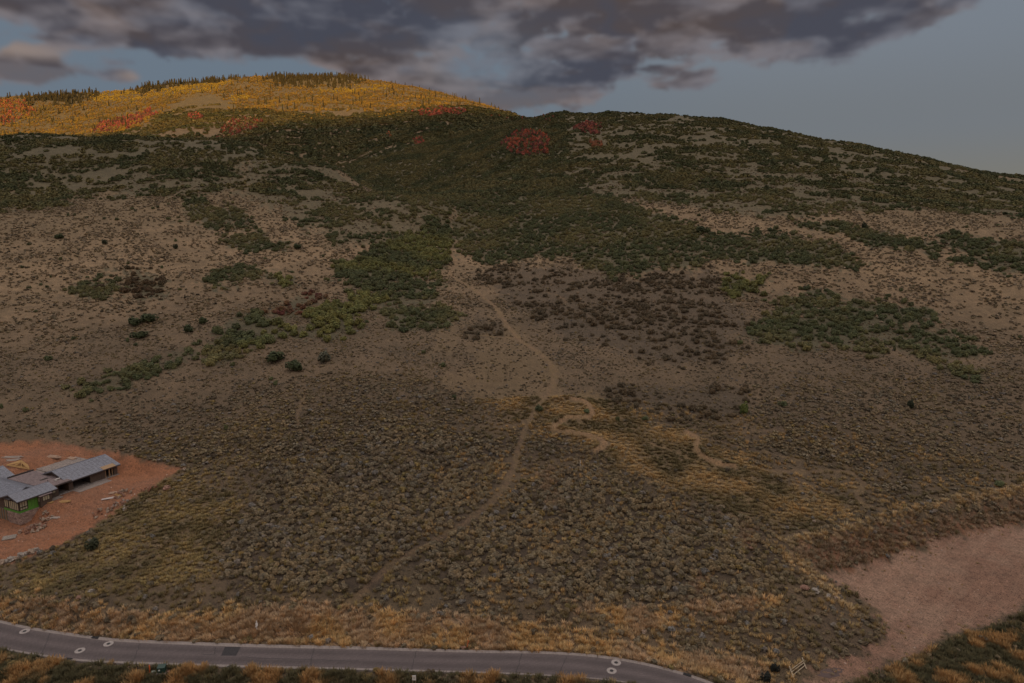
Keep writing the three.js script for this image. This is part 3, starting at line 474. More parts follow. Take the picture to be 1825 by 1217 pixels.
const oakFar = [1, 2, 3].map((s) => leafCloud(s * 59, 130, lumpyDome(s * 19, 7, 1.4, 2.5, 1.3), 0.75, { up: 0.3 }));
const oakTrunk = [1, 2].map((s) => { const r = rng(s * 47), g = []; for (let i = 0; i < 5; i++) { const a = i * 1.3 + r(), q = 0.5 + 0.5 * r(); g.push(stick([[0.15 * Math.cos(a), -0.25, 0.15 * Math.sin(a)], [0.4 * q * Math.cos(a), 0.8, 0.4 * q * Math.sin(a)], [1.0 * q * Math.cos(a), 1.9 + 0.5 * r(), 1.0 * q * Math.sin(a)]], 0.10, 0.03)); } return plain(mergeGeometries(g)); });
const tuftGeo = [1, 2, 3].map((s) => { const r = rng(s * 13), p = [], c = [], idx = []; for (let i = 0; i < 34; i++) { const a = r() * 6.283, q = 0.3 * Math.sqrt(r()), h = 0.35 + 0.4 * r(), l = 0.1 + 0.3 * r(), w = 0.035 + 0.03 * r(), bx = Math.cos(a) * q, bz = Math.sin(a) * q, k = p.length / 3, t = 0.75 + 0.5 * r(), ca = Math.cos(a + 1.57), sa = Math.sin(a + 1.57); p.push(bx - ca * w, -0.03, bz - sa * w, bx + ca * w, -0.03, bz + sa * w, bx + Math.cos(a) * l, h, bz + Math.sin(a) * l); for (let m = 0; m < 3; m++) c.push(t, t, t); idx.push(k, k + 1, k + 2); } const g = new THREE.BufferGeometry(); g.setAttribute('position', new THREE.Float32BufferAttribute(p, 3)); g.setAttribute('color', new THREE.Float32BufferAttribute(c, 3)); g.setIndex(idx); g.computeVertexNormals(); return g; });
const coniferGeo = [1, 2, 3].map((s) => leafCloud(s * 71, 170, (r) => { const t = Math.pow(r(), 1.3), y = 1.2 + t * 14, q = (1 - t) * 2.3 * (0.75 + 0.35 * r()) + 0.1, a = r() * 6.283; return [Math.cos(a) * q, y, Math.sin(a) * q, Math.cos(a), 0.4, Math.sin(a)]; }, 1.5, { up: -0.1, long: 1.1 }));
const coniferTrunk = new THREE.CylinderGeometry(0.06, 0.26, 14, 5).translate(0, 6.7, 0);
const aspenGeo = [1, 2, 3].map((s) => leafCloud(s * 83, 120, (r) => { const t = r(), y = 4 + t * 7, q = 1.9 * Math.sin(Math.PI * clamp(0.18 + 0.8 * t)) * (0.6 + 0.45 * r()), a = r() * 6.283; return [Math.cos(a) * q, y, Math.sin(a) * q, Math.cos(a), 0.2, Math.sin(a)]; }, 0.85, { up: 0.2 }));
const bareGeo = [1, 2].map((s) => { const r = rng(s * 5), g = [stick([[0, -0.5, 0], [0.1, 5, 0], [0, 11, 0.1]], 0.17, 0.04, 4)]; for (let i = 0; i < 9; i++) { const a = r() * 6.283, y = 4 + 6 * r(), l = 0.7 + 1.1 * r(); g.push(stick([[0, y, 0], [Math.cos(a) * l * 0.6, y + l * 0.5, Math.sin(a) * l * 0.6], [Math.cos(a) * l, y + l * 1.2, Math.sin(a) * l]], 0.06, 0.02, 3)); } return plain(mergeGeometries(g)); });
const leafMat = (rough = 0.95, extra = {}) => new THREE.MeshStandardMaterial({ color: 0xffffff, vertexColors: true, roughness: rough, side: THREE.DoubleSide, ...extra });
const plantMat = leafMat(), barkMat = leafMat(0.95);

const scatter = {};                                       // stuff: key -> list of {x,y,z,s,sy,turn,color}
function put(key, x, z, s, sy, turn, color, sink = 0.04) { (scatter[key] ??= []).push([x, ground(x, z) - sink, z, s, sy, turn, color]); }
function pour(name, label, kindGeo, key, m = plantMat) {
  const list = scatter[key]; if (!list?.length) return;
  kindGeo.forEach((g, v) => {
    const sub = list.filter((_, i) => i % kindGeo.length === v), im = new THREE.InstancedMesh(g, m, sub.length), M = new THREE.Matrix4(), q = new THREE.Quaternion(), up = new THREE.Vector3(0, 1, 0), c = new THREE.Color();
    sub.forEach((a, i) => { M.compose(new THREE.Vector3(a[0], a[1], a[2]), q.setFromAxisAngle(up, a[5]), new THREE.Vector3(a[3], a[4], a[3])); im.setMatrixAt(i, M); im.setColorAt(i, c.setRGB(...a[6])); });
    im.name = numbered(name); im.castShadow = im.receiveShadow = true; scene.add(im); tag(im, label, null, null, 'stuff');
  });
}
const rr = rng(2024);
const vary = (c, k, r) => { const t = 1 + (r() - 0.5) * 2 * k, h = (r() - 0.5) * 0.14; return [c[0] * t * (1 + h), c[1] * t, c[2] * t * (1 - h)]; };
const G = { sage: [0.188, 0.137, 0.073], sageGrey: [0.168, 0.128, 0.078], sageDark: [0.088, 0.064, 0.037], rabbit: [0.190, 0.135, 0.048], oak: [0.082, 0.088, 0.034], oakWarm: [0.155, 0.132, 0.050], lime: [0.150, 0.142, 0.040], russet: [0.088, 0.054, 0.026], brush: [0.104, 0.074, 0.040], red: [0.155, 0.046, 0.034], redBright: [0.32, 0.085, 0.052], gold: [0.31, 0.195, 0.024], yellow: [0.40, 0.29, 0.03], orange: [0.30, 0.14, 0.03], conifer: [0.062, 0.052, 0.018], bark: [0.27, 0.185, 0.11], grass: [0.44, 0.29, 0.125], straw: [0.50, 0.36, 0.19] };
const blocked = (x, z) => (near(roadPoly, x, z, 0) && inside(roadPoly, x, z)) || (near(padPoly, x, z, 0) && inside(padPoly, x, z));
const inDirt = (x, z) => near(dirtPoly, x, z, 0) && inside(dirtPoly, x, z);
function sector(n, r0, r1, half, f) { for (let i = 0; i < n; i++) { const R = Math.sqrt(mix(r0 * r0, r1 * r1, rr())), a = (rr() * 2 - 1) * half, x = Math.sin(a) * R, z = -Math.cos(a) * R; f(x, z, R, a); } }
const HALF = 0.70;
// sagebrush, bunch grass and rabbitbrush of the lower slope
const nearSage = [];
sector(80000, 98, 330, HALF, (x, z, R) => {
  if (blocked(x, z) || inDirt(x, z)) return;
  if (trailDist(x, z) < (R < 205 ? 1.1 : 1.2)) return;
  const dens = sageDensity(x, z);
  const m = sample(['meadow', 'verge', 'bank', 'bare', 'fore'], x, z), o = R > 170 ? sample(oakTypes, x, z) : null;
  let k = dens; if (m) k *= { meadow: 1 - m[1] * 0.93, verge: 0.06, bank: 0.0, bare: 0.16, fore: 0.05 }[m[0]]; if (o) k *= 1 - o[1] * 0.7;
  if (z > -95) k *= 0.3; else if (z > -106 && k > 0.12) k = 0.14;
  if (rr() > k) return;
  const s = (0.42 + 1.05 * Math.pow(rr(), 1.35)) * (sample(['dense'], x, z) ? 1.04 : 0.78), t = fbm(n2b, x / 40, z / 40, 2), base = rr() < 0.05 ? G.rabbit : rr() < 0.06 ? [0.17, 0.145, 0.12] : rr() < 0.16 + 0.2 * t ? G.sageDark : mix3(G.sage, G.sageGrey, clamp(0.5 + t * 2));
  const e = [x, z, s, s * (0.8 + 0.35 * rr()), rr() * 6.28, vary(base, 0.22, rr)];
  if (R < 185) nearSage.push(e); else { if (rr() < 0.1 * smooth(190, 260, R)) return; const q = mix(1, 0.72, smooth(185, 230, R)); e[2] *= q; e[3] *= q * 0.9; put('sageMid', ...e); }
});
sector(95000, 320, 660, HALF, (x, z, R) => {
  const dens = clamp(0.42 + 0.8 * fbm(n2, x / 40, z / 40, 3) + 0.3 * n2b(x / 9, z / 9)), o = sample(oakTypes, x, z);
  if (rr() > dens * (o ? 0.35 : 1) || trailDist(x, z) < 1.2) return;
  const s = 0.6 + 0.7 * rr(); put('sageFar', x, z, s, s * (0.75 + 0.35 * rr()), rr() * 6.28, vary(rr() < 0.12 ? G.sageDark : rr() < 0.45 ? G.sage : [0.26, 0.19, 0.12], 0.25, rr));
});
// the 300 sagebrush that show largest stand as plants of their own
const visible = (x, y, z) => { const d = -z, v = new THREE.Vector3(x, y, z).project(camera); return d > 0 && Math.abs(v.x) < 0.99 && Math.abs(v.y) < 0.985; };
camera.updateMatrixWorld(); camera.updateProjectionMatrix();
nearSage.forEach((e) => { e.size = e[2] / Math.hypot(e[0], EYE, e[1]); e.see = visible(e[0], ground(e[0], e[1]) + 0.4, e[1]) && e[1] < -107; });
nearSage.sort((a, b) => (b.see - a.see) || b.size - a.size);
const sageTone = [0, 1, 2, 3, 4, 5].map((i) => { const r = rng(i + 400), c = vary(i % 3 === 0 ? G.sageGrey : G.sage, 0.2, r); return leafMat(0.95, { color: lin(...c) }); }), stemMat = mat([0.10, 0.075, 0.055], 0.95);
nearSage.forEach((e, i) => {
  if (i >= 300) return put('sageNear', ...e);
  const t = thing('sagebrush', 'full grown grey green sagebrush in the dense brush low on the slope above the road', 'sagebrush', [e[0], ground(e[0], e[1]) - 0.04, e[1]], e[4], 'largest sagebrush on the slope above the road');
  t.scale.set(e[2], e[3], e[2]);
  mesh('foliage', sageGeo[i % 4], sageTone[i % 6], t); mesh('stem', stemGeo[i % 2], stemMat, t);
});
pour('sagebrush_cover', 'dense grey green sagebrush cover on the lower slope', sageGeo, 'sageNear');
pour('sagebrush_cover', 'grey brown sagebrush cover on the middle slope', sageFar, 'sageMid');
pour('sagebrush_cover', 'thin tan sagebrush cover high on the hillside', sageFar, 'sageFar');
// grasses
sector(110000, 88, 215, HALF, (x, z, R) => {
  if (blocked(x, z) || inDirt(x, z)) return;
  const m = sample(['meadow', 'verge', 'bank', 'bare', 'fore'], x, z), td = trailDist(x, z); if (td < 0.9 && !(m && m[0] === 'bank')) return;
  const lower = m?.[0] === 'fore', cl = 0.5 + fbm(n2, x / 9, z / 9, 3);
  let k = m ? { meadow: 0.55, verge: 0.8 + 0.5 * (cl - 0.3), bank: 0.75 + 0.9 * (m[1] - 0.7) * clamp(cl + 0.4), bare: 0.6, fore: 1 }[m[0]] : 0.10; if (rr() > k) return;
  let c = m?.[0] === 'bank' ? G.straw : m?.[0] === 'bare' ? [0.31, 0.22, 0.135] : m?.[0] === 'verge' ? mix3([0.56, 0.37, 0.165], [0.47, 0.32, 0.185], clamp(0.5 + 1.4 * n2b(x / 14, z / 14))) : mix3(x < -20 ? [0.30, 0.215, 0.085] : G.grass, [0.15, 0.115, 0.05], clamp(0.55 + 0.9 * n2b(x / 18, z / 18)));
  if (lower) c = mix3([0.105, 0.090, 0.042], [0.38, 0.22, 0.085], smooth(0.45, 0.78, cl));
  const s = (0.7 + 0.8 * rr()) * (m?.[0] === 'bank' ? 1.0 : lower && cl > 0.7 ? 1.3 : 1);
  put('grass', x, z, s * 1.15, s * (m?.[0] === 'meadow' ? 0.55 : 0.9), rr() * 6.28, vary(c, 0.25, rr));
});
sector(9000, 95, 200, HALF, (x, z) => {                   // gravel and weeds on the graded earth and along the kerbs
  const dirt = inDirt(x, z), pad = near(padPoly, x, z, 0) && inside(padPoly, x, z), rd = near(roadPoly, x, z, 3) && !inside(roadPoly, x, z) && edgeDist(roadPoly, x, z) < 1.1;
  if (!dirt && !pad && !rd) return;
  const edge = dirt ? edgeDist(dirtPoly, x, z) : 9;
  if (dirt && rr() < (edge < 3 ? 0.5 : 0.05)) put('grass', x, z, 0.4 + 0.5 * rr(), 0.3 + 0.3 * rr(), rr() * 6.28, vary(mix3([0.13, 0.11, 0.05], G.grass, rr()), 0.2, rr));
  const s = 0.05 + 0.17 * Math.pow(rr(), 4) + (rd ? 0.02 : 0); if (pad) { const [u, v] = toHouse(x, z); if (u > -18 && u < 15 && v > -22 && v < 9) return; }
  if (rr() < 0.6) put('gravel', x, z, s, s * 0.7, rr() * 6.28, vary(mix3([0.36, 0.21, 0.14], [0.42, 0.34, 0.28], rr()), 0.25, rr), 0);
});
pour('dry_grass', 'dry golden bunch grass on the verges and clearings', tuftGeo, 'grass');
// oak scrub
sector(230000, 195, 1080 * 1.08, HALF, (x, z, R) => {
  const far = R > 560, o = sample(oakTypes, x, z) ?? (R > 640 ? ['oak', 0.66] : null);
  if (blocked(x, z)) return;
  if (!o) { if (rr() < 0.006 && R < 900 && fbm(n2, x / 60, z / 60, 2) > 0.05) put(far ? 'oakFar' : 'oakMid', x, z, 0.4 + 0.5 * rr(), 0.4 + 0.3 * rr(), rr() * 6.28, vary(G.oak, 0.3, rr), 0.2); return; }
  const cl = 0.75 * fbm(n2b, x / 95, z / 48, 3) + 0.6 * fbm(n2, x / 30 + 5, z / 16, 3), k = o[0] === 'brush' ? clamp(0.6 + 1.8 * cl) : o[1] > 0.75 ? 0.95 : clamp(o[1] + 2.6 * cl);
  if (rr() > k * (far ? 0.62 : 0.7)) return;
  if (trailDist(x, z) < 1.6) return;
  const t = fbm(n2b, x / 60, z / 60, 3);
  let c = { oak: mix3(G.oak, G.oakWarm, clamp((R > 480 ? 0.55 : 0.3) + t * 1.8)), lime: mix3(G.oak, G.lime, clamp(0.5 + t * 2.2)), russet: mix3(G.oak, G.russet, clamp(0.8 + t)), brush: G.brush, red: mix3(G.red, G.oakWarm, 0.6 * rr()) }[o[0]];
  const s = (o[0] === 'brush' ? 0.62 : o[0] === 'lime' ? 0.95 : 0.75) * (0.6 + 0.8 * rr()) * (far ? 1.35 : 1.0);
  put(o[0] === 'red' ? 'redMid' : far ? 'oakFar' : 'oakMid', x, z, s, s * (0.75 + 0.4 * rr()) * (far ? 0.68 : 0.85), rr() * 6.28, vary(c, 0.22, rr), 0.25);
});
const firs = [[[20, 168], [90, 158], [172, 158], [166, 178], [120, 188], [80, 184], [50, 186]], [[245, 160], [300, 146], [420, 136], [425, 143], [330, 152], [265, 166]], [[475, 146], [520, 137], [600, 136], [655, 141], [640, 152], [560, 155], [500, 152]], [[-60, 176], [10, 168], [20, 174], [-40, 186]]].map((p) => area(p));
const goldLeft = [[[-80, 180], [0, 175], [170, 168], [330, 166], [300, 190], [278, 226], [200, 238], [150, 242], [-80, 244]]].map((p) => area(p));
const spur = [[[275, 225], [300, 190], [330, 172], [380, 168], [412, 180], [420, 205], [400, 232], [330, 238]]].map((p) => area(p));
const yellow = [[[85, 170], [240, 160], [330, 152], [420, 145], [400, 158], [300, 172], [170, 182]], [[410, 172], [440, 168], [448, 178], [412, 182]], [[560, 158], [640, 152], [700, 152], [690, 160], [600, 168]]].map((p) => area(p));
const inAny = (L, x, z) => L.some((p) => near(p, x, z, 0) && inside(p, x, z));
sector(60000, 980, 1900, HALF, (x, z, R, a) => {          // dark scrub of the slopes behind
  const h = ground(x, z), t = fbm(n2b, x / 130, z / 130, 4);
  if ((R > 1500 && h > 300 + 40 * t) || inAny(goldLeft, x + 20 * n2(x / 60, z / 60), z)) return;
  if (rr() > clamp(0.75 + 1.2 * t)) return;
  const s = 1.1 + 0.8 * rr(); put('oakFar', x, z, s * 1.5, s * 0.9, rr() * 6.28, vary(mix3(G.oak, G.oakWarm, clamp(0.4 + t * 1.5)), 0.25, rr), 0.3);
});
const pebble = [1, 2].map((q) => { const g = new THREE.IcosahedronGeometry(1, 0), p = g.attributes.position; for (let i = 0; i < p.count; i++) { const k = 1 + 0.3 * n3(p.getX(i) * 2 + q, p.getY(i) * 2, p.getZ(i) * 2); p.setXYZ(i, p.getX(i) * k, p.getY(i) * k, p.getZ(i) * k); } g.computeVertexNormals(); return g; });
pour('gravel', 'loose stones and gravel on the graded earth and road verges', pebble, 'gravel', new THREE.MeshStandardMaterial({ roughness: 0.95 }));
pour('oak_scrub', 'dark green oak scrub thickets on the middle slope', oakGeo, 'oakMid');
pour('oak_scrub', 'dark green oak scrub covering the upper slopes and ridge', oakFar, 'oakFar');
pour('maple_thicket', 'dark red maple thicket in the gully on the left', oakGeo, 'redMid');
// red maples high on the slopes, each clump its own thicket
function thicket(pts, n0, s0, colours, label, geo = aspenGeo) {
  const n = Math.round(n0 * 1.7), s = s0 * 1.15;
  const A = area(pts), key = 'thicket' + label; let tries = 0, got = 0;
  while (got < n && tries++ < n * 30) { const x = mix(A.box[0], A.box[1], rr()), z = mix(A.box[2], A.box[3], rr()); if (!inside(A, x, z)) continue; got++; const k = s * (0.7 + 0.6 * rr()); put(key, x, z, k * 1.35, k * (0.6 + 0.35 * rr()), rr() * 6.28, vary(colours[Math.floor(rr() * colours.length)], 0.25, rr), 0.3 + 2.8 * k * (geo === aspenGeo)); }
  pour('maple_thicket', label, geo, key);
}
thicket([[160, 236], [190, 215], [270, 193], [282, 205], [232, 228], [190, 238]], 420, 0.8, [G.red, G.redBright], 'crimson maple thicket on the far mountain flank, left');
thicket([[732, 198], [800, 195], [835, 199], [820, 207], [750, 208]], 200, 0.75, [G.redBright, G.red], 'crimson maple thicket below the golden ridge, centre');
thicket([[893, 258], [905, 240], [945, 232], [982, 245], [975, 276], [940, 280], [905, 272]], 190, 0.5, [G.redBright, G.red, [0.30, 0.07, 0.03]], 'largest red maple thicket, near the head of the gully');
thicket([[1020, 230], [1045, 217], [1072, 222], [1068, 240], [1040, 238]], 90, 0.5, [G.redBright, G.red], 'red maple thicket at the top of the ridge');
thicket([[870, 212], [900, 208], [990, 210], [985, 222], [900, 220]], 90, 0.5, [G.red, [0.26, 0.07, 0.035]], 'thin red maple thicket along the ridge line');
thicket([[385, 246], [415, 212], [470, 216], [455, 232], [420, 246]], 170, 0.7, [G.red, [0.22, 0.06, 0.035], G.bark], 'dull red maple thicket in the fold of the far slope');
thicket([[-40, 200], [0, 178], [45, 178], [66, 200], [30, 214], [0, 225], [-40, 222]], 260, 0.85, [G.orange, G.redBright], 'orange red maple thicket at the left end of the far mountain');
thicket([[735, 250], [750, 246], [758, 256], [740, 258]], 26, 0.5, [G.redBright], 'small red maple clump alone in the dark scrub, centre');
thicket([[685, 240], [696, 237], [700, 247], [690, 248]], 20, 0.5, [G.redBright, G.orange], 'small orange red maple clump, second from the gully head');
thicket([[333, 206], [350, 203], [364, 211], [345, 216]], 60, 0.7, [G.red, G.redBright], 'small red maple clump in the dark patch of the far mountain');
thicket([[1050, 254], [1072, 252], [1074, 262], [1054, 264]], 24, 0.45, [[0.24, 0.09, 0.04]], 'rusty maple clump below the ridge top');
// aspens and conifers of the far mountain
sector(105000, 1400, 2700, HALF, (x, z, R, a) => {
  const h = ground(x, z), t = fbm(n2b, x / 120, z / 120, 4); if (h < 290 + 110 * t && R < 2000 && !inAny(goldLeft, x, z)) return; if (a > 0.16) return;
  if (inAny(spur, x + 25 * n2(x / 60, z / 60), z)) { if (rr() < 0.7) put('oakFar', x, z, 2.2 + rr(), 1.3 + 0.5 * rr(), rr() * 6.28, vary(G.oak, 0.3, rr), 0.3); return; }
  const w = 30; const fir = inAny(firs, x + w * n2(x / 50, z / 50), z + w * 2 * n2b(x / 50, z / 50));
  if (fir) { const k = Math.pow(rr(), 1.6); if (rr() < 0.3 + 0.5 * fbm(n2, x / 30, z / 30, 2)) put('fir', x, z, 0.55 + 0.6 * k + 0.2 * rr(), 0.4 + 0.9 * k, rr() * 6.28, vary(G.conifer, 0.3, rr), 0.3); return; }
  if (rr() < 0.006) { put('fir', x, z, 0.6 + 0.4 * rr(), 0.7 + 0.5 * rr(), rr() * 6.28, vary(G.conifer, 0.3, rr), 0.3); return; }
  if (rr() > clamp(0.66 + 0.9 * t)) return;
  if (rr() < 0.12 && !inAny(yellow, x, z)) return put('bare', x, z, 0.9 + 0.4 * rr(), 0.7 + 0.4 * rr(), rr() * 6.28, vary(G.bark, 0.2, rr), 0.2);
  const c = inAny(yellow, x, z) ? mix3(G.yellow, G.gold, rr()) : mix3(G.gold, rr() < 0.45 ? [0.17, 0.135, 0.030] : [0.24, 0.145, 0.032], clamp(0.15 + rr() * 0.8 + 2.2 * fbm(n2, x / 70, z / 110, 3))); const s = 0.5 + 0.5 * rr();
  put('aspen', x, z, s * 1.5, s * 0.62, rr() * 6.28, vary(c, 0.10, rr), 2.4 * s);
});
pour('fir_wood', 'dark fir wood on the crest of the far mountain', coniferGeo, 'fir');
pour('aspen_wood', 'golden aspen wood on the sunlit far mountain', aspenGeo, 'aspen');
pour('bare_aspen_wood', 'leafless pale aspen trunks among the golden trees', bareGeo, 'bare', barkMat);

// single shrubs that stand apart
const shrubTone = { dark: leafMat(0.95, { color: lin(0.030, 0.034, 0.014) }), green: leafMat(0.95, { color: lin(0.045, 0.055, 0.020) }), lime: leafMat(0.95, { color: lin(0.085, 0.100, 0.022) }), black: leafMat(0.95, { color: lin(0.010, 0.012, 0.008) }), grey: leafMat(0.95, { color: lin(0.085, 0.085, 0.055) }) }, trunkMat = mat([0.07, 0.05, 0.035], 0.95);
[[523, 661, 42, 22, 'green', 'rounded dark green oak shrub standing below the gully thickets, right of a pair'], [494, 644, 44, 20, 'green', 'rounded dark green oak shrub below the gully thickets, left of a pair'],
  [163, 978, 26, 18, 'dark', 'lone dark shrub in the grass field right of the house pad'], [1325, 737, 22, 22, 'lime', 'lone bright green shrub among the brown brush, upper right of the slope'], [1622, 727, 16, 16, 'dark', 'lone dark upright shrub on the brown slope, right side'],
  [187, 436, 10, 9, 'dark', 'small dark shrub alone on the tan left slope, middle of three'], [313, 443, 10, 9, 'dark', 'small dark shrub alone on the tan left slope, right of three'], [107, 425, 17, 8, 'green', 'small green shrub alone on the tan left slope, left of three'],
  [250, 602, 36, 14, 'green', 'green shrub on the left slope, lowest of a loose group'], [238, 580, 30, 14, 'green', 'green shrub on the left slope, leftmost of a loose group'], [268, 573, 36, 16, 'green', 'broad green shrub on the left slope, topmost of a loose group'],
  [337, 592, 22, 14, 'green', 'small green shrub on the left slope, right of a loose group'], [363, 577, 22, 14, 'green', 'small green shrub left of the gully thickets'], [577, 645, 30, 20, 'grey', 'pale grey green shrub right of the dark shrub pair'],
  [1252, 415, 30, 14, 'green', 'rounded green shrub above the long oak band on the right'], [1540, 408, 12, 12, 'dark', 'dark pointed shrub standing up out of the long oak band'], [532, 443, 26, 10, 'green', 'low green shrub right of the dark oak patch on the left slope'],
  [833, 795, 10, 8, 'green', 'tiny green shrub in the sagebrush left of the trail'], [1447, 244, 12, 8, 'dark', 'dark shrub standing up on the right hand skyline'],
].forEach(([px, py, wpx, hpx, tone, label], i) => {
  const p = at(px, py), k = Math.hypot(p.x, p.y - EYE, p.z) / FOCAL, t = thing('oak_shrub', label, 'shrub', [p.x, p.y - 0.15, p.z], i * 1.3);
  t.scale.set(wpx * k / 4.6, hpx * k / 3.1, wpx * k / 4.6);
  mesh('foliage', oakGeo[i % 4], shrubTone[tone], t); mesh('trunk', oakTrunk[i % 2], trunkMat, t);
});
[[1381, 1198, 18, 15, 'black juniper bush beside the wooden barrier frame'], [1364, 1213, 20, 16, 'black juniper bush at the bottom edge, left of the other one']].forEach(([px, py, wpx, hpx, label], i) => {
  const p = at(px, py), k = Math.hypot(p.x, p.y - EYE, p.z) / FOCAL, t = thing('juniper_bush', label, 'shrub', [p.x, p.y - 0.1, p.z], i * 2);
  t.scale.set(wpx * k / 4.6, hpx * k / 3.0, wpx * k / 4.6);
  mesh('foliage', oakGeo[i + 1], shrubTone.black, t); mesh('trunk', oakTrunk[i], trunkMat, t);
});

// ------------------------------------------------------------------ rocks
function rockGeo(seed, flat = 0.7) { const g = new THREE.IcosahedronGeometry(1, 2), q = g.attributes.position, r = seed * 7.3; for (let i = 0; i < q.count; i++) { const x = q.getX(i), y = q.getY(i), z = q.getZ(i), k = 1 + 0.34 * n3(x * 1.1 + r, y * 1.1, z * 1.1) + 0.12 * n3(x * 3 + r, y * 3, z * 3); q.setXYZ(i, x * k, Math.round(y * k * flat * 5) / 5 * 0.5 + y * k * flat * 0.5, z * k * 0.8); } g.computeVertexNormals(); return g; }
const rocks = [1, 2, 3, 4, 5].map((s) => rockGeo(s)), rockTex = noiseTexture(256, (s) => { const q = clamp(0.8 + (s - 0.5) * 1.4, 0.3, 1) * 255; return [q, q * 0.97, q * 0.94]; }, true, 21);
const rockMats = [[0.42, 0.25, 0.19], [0.48, 0.38, 0.30], [0.40, 0.20, 0.13], [0.46, 0.42, 0.38]].map((c) => mat(c, 0.92, { map: rockTex, bumpMap: grainBump, bumpScale: 0.05 }));
let rk = 0;
function boulder(px, py, wpx, tone, label, group) { const p = at(px, py), k = Math.hypot(p.x, p.y - EYE, p.z) / FOCAL, s = wpx * k / 2; const o = mesh('boulder', rocks[rk % 5], rockMats[tone]); o.position.set(p.x, p.y + s * 0.25, p.z); o.rotation.y = rk++ * 1.7; o.scale.setScalar(s); return tag(o, label, 'boulder', group); }
boulder(1434, 1050, 13, 0, 'reddish boulder in the scrub left of the dirt road, leftmost of the row'); boulder(1453, 1055, 13, 3, 'pale boulder in the scrub left of the dirt road, second of the row'); boulder(1475, 1063, 9, 3, 'small pale boulder left of the dirt road, third of the row'); boulder(1490, 1067, 7, 1, 'smallest pale boulder left of the dirt road, right end of the row');
boulder(297, 872, 12, 0, 'pink boulder in the grass just off the red building pad'); boulder(329, 838, 8, 1, 'white boulder at the right corner of the red building pad'); boulder(163, 1054, 8, 3, 'flat pale boulder in the grass field above the left bend'); boulder(140, 1067, 9, 0, 'rusty boulder in the grass field, below the flat pale one');
boulder(1115, 1082, 6, 1, 'white boulder low on the slope above the road'); boulder(1207, 1081, 8, 0, 'pink boulder low on the slope, right of the white one'); boulder(1147, 1127, 9, 1, 'white boulder at the foot of the slope by the lowest scrub'); boulder(1338, 978, 7, 0, 'pink boulder at the foot of the bare scar near the slope edge'); boulder(1451, 930, 7, 1, 'pale boulder in the dark grass above the golden bank'); boulder(1318, 1034, 5, 1, 'small white boulder in the scrub below the bare scar');
[[2, 1001], [12, 998], [20, 995], [28, 993], [38, 988], [45, 985], [56, 981], [64, 977]].forEach(([a, b], i) => boulder(a, b + 4, i % 2 ? 9 : 12, i % 3 ? 3 : 1, `pale boulder in the row edging the pad, ${['at the photo edge', 'next to the photo edge', 'third from the photo edge', 'fourth from the photo edge', 'fifth from the photo edge', 'sixth from the photo edge', 'seventh from the photo edge', 'at the upper end of the row'][i]}`, 'boulders edging the building pad'));

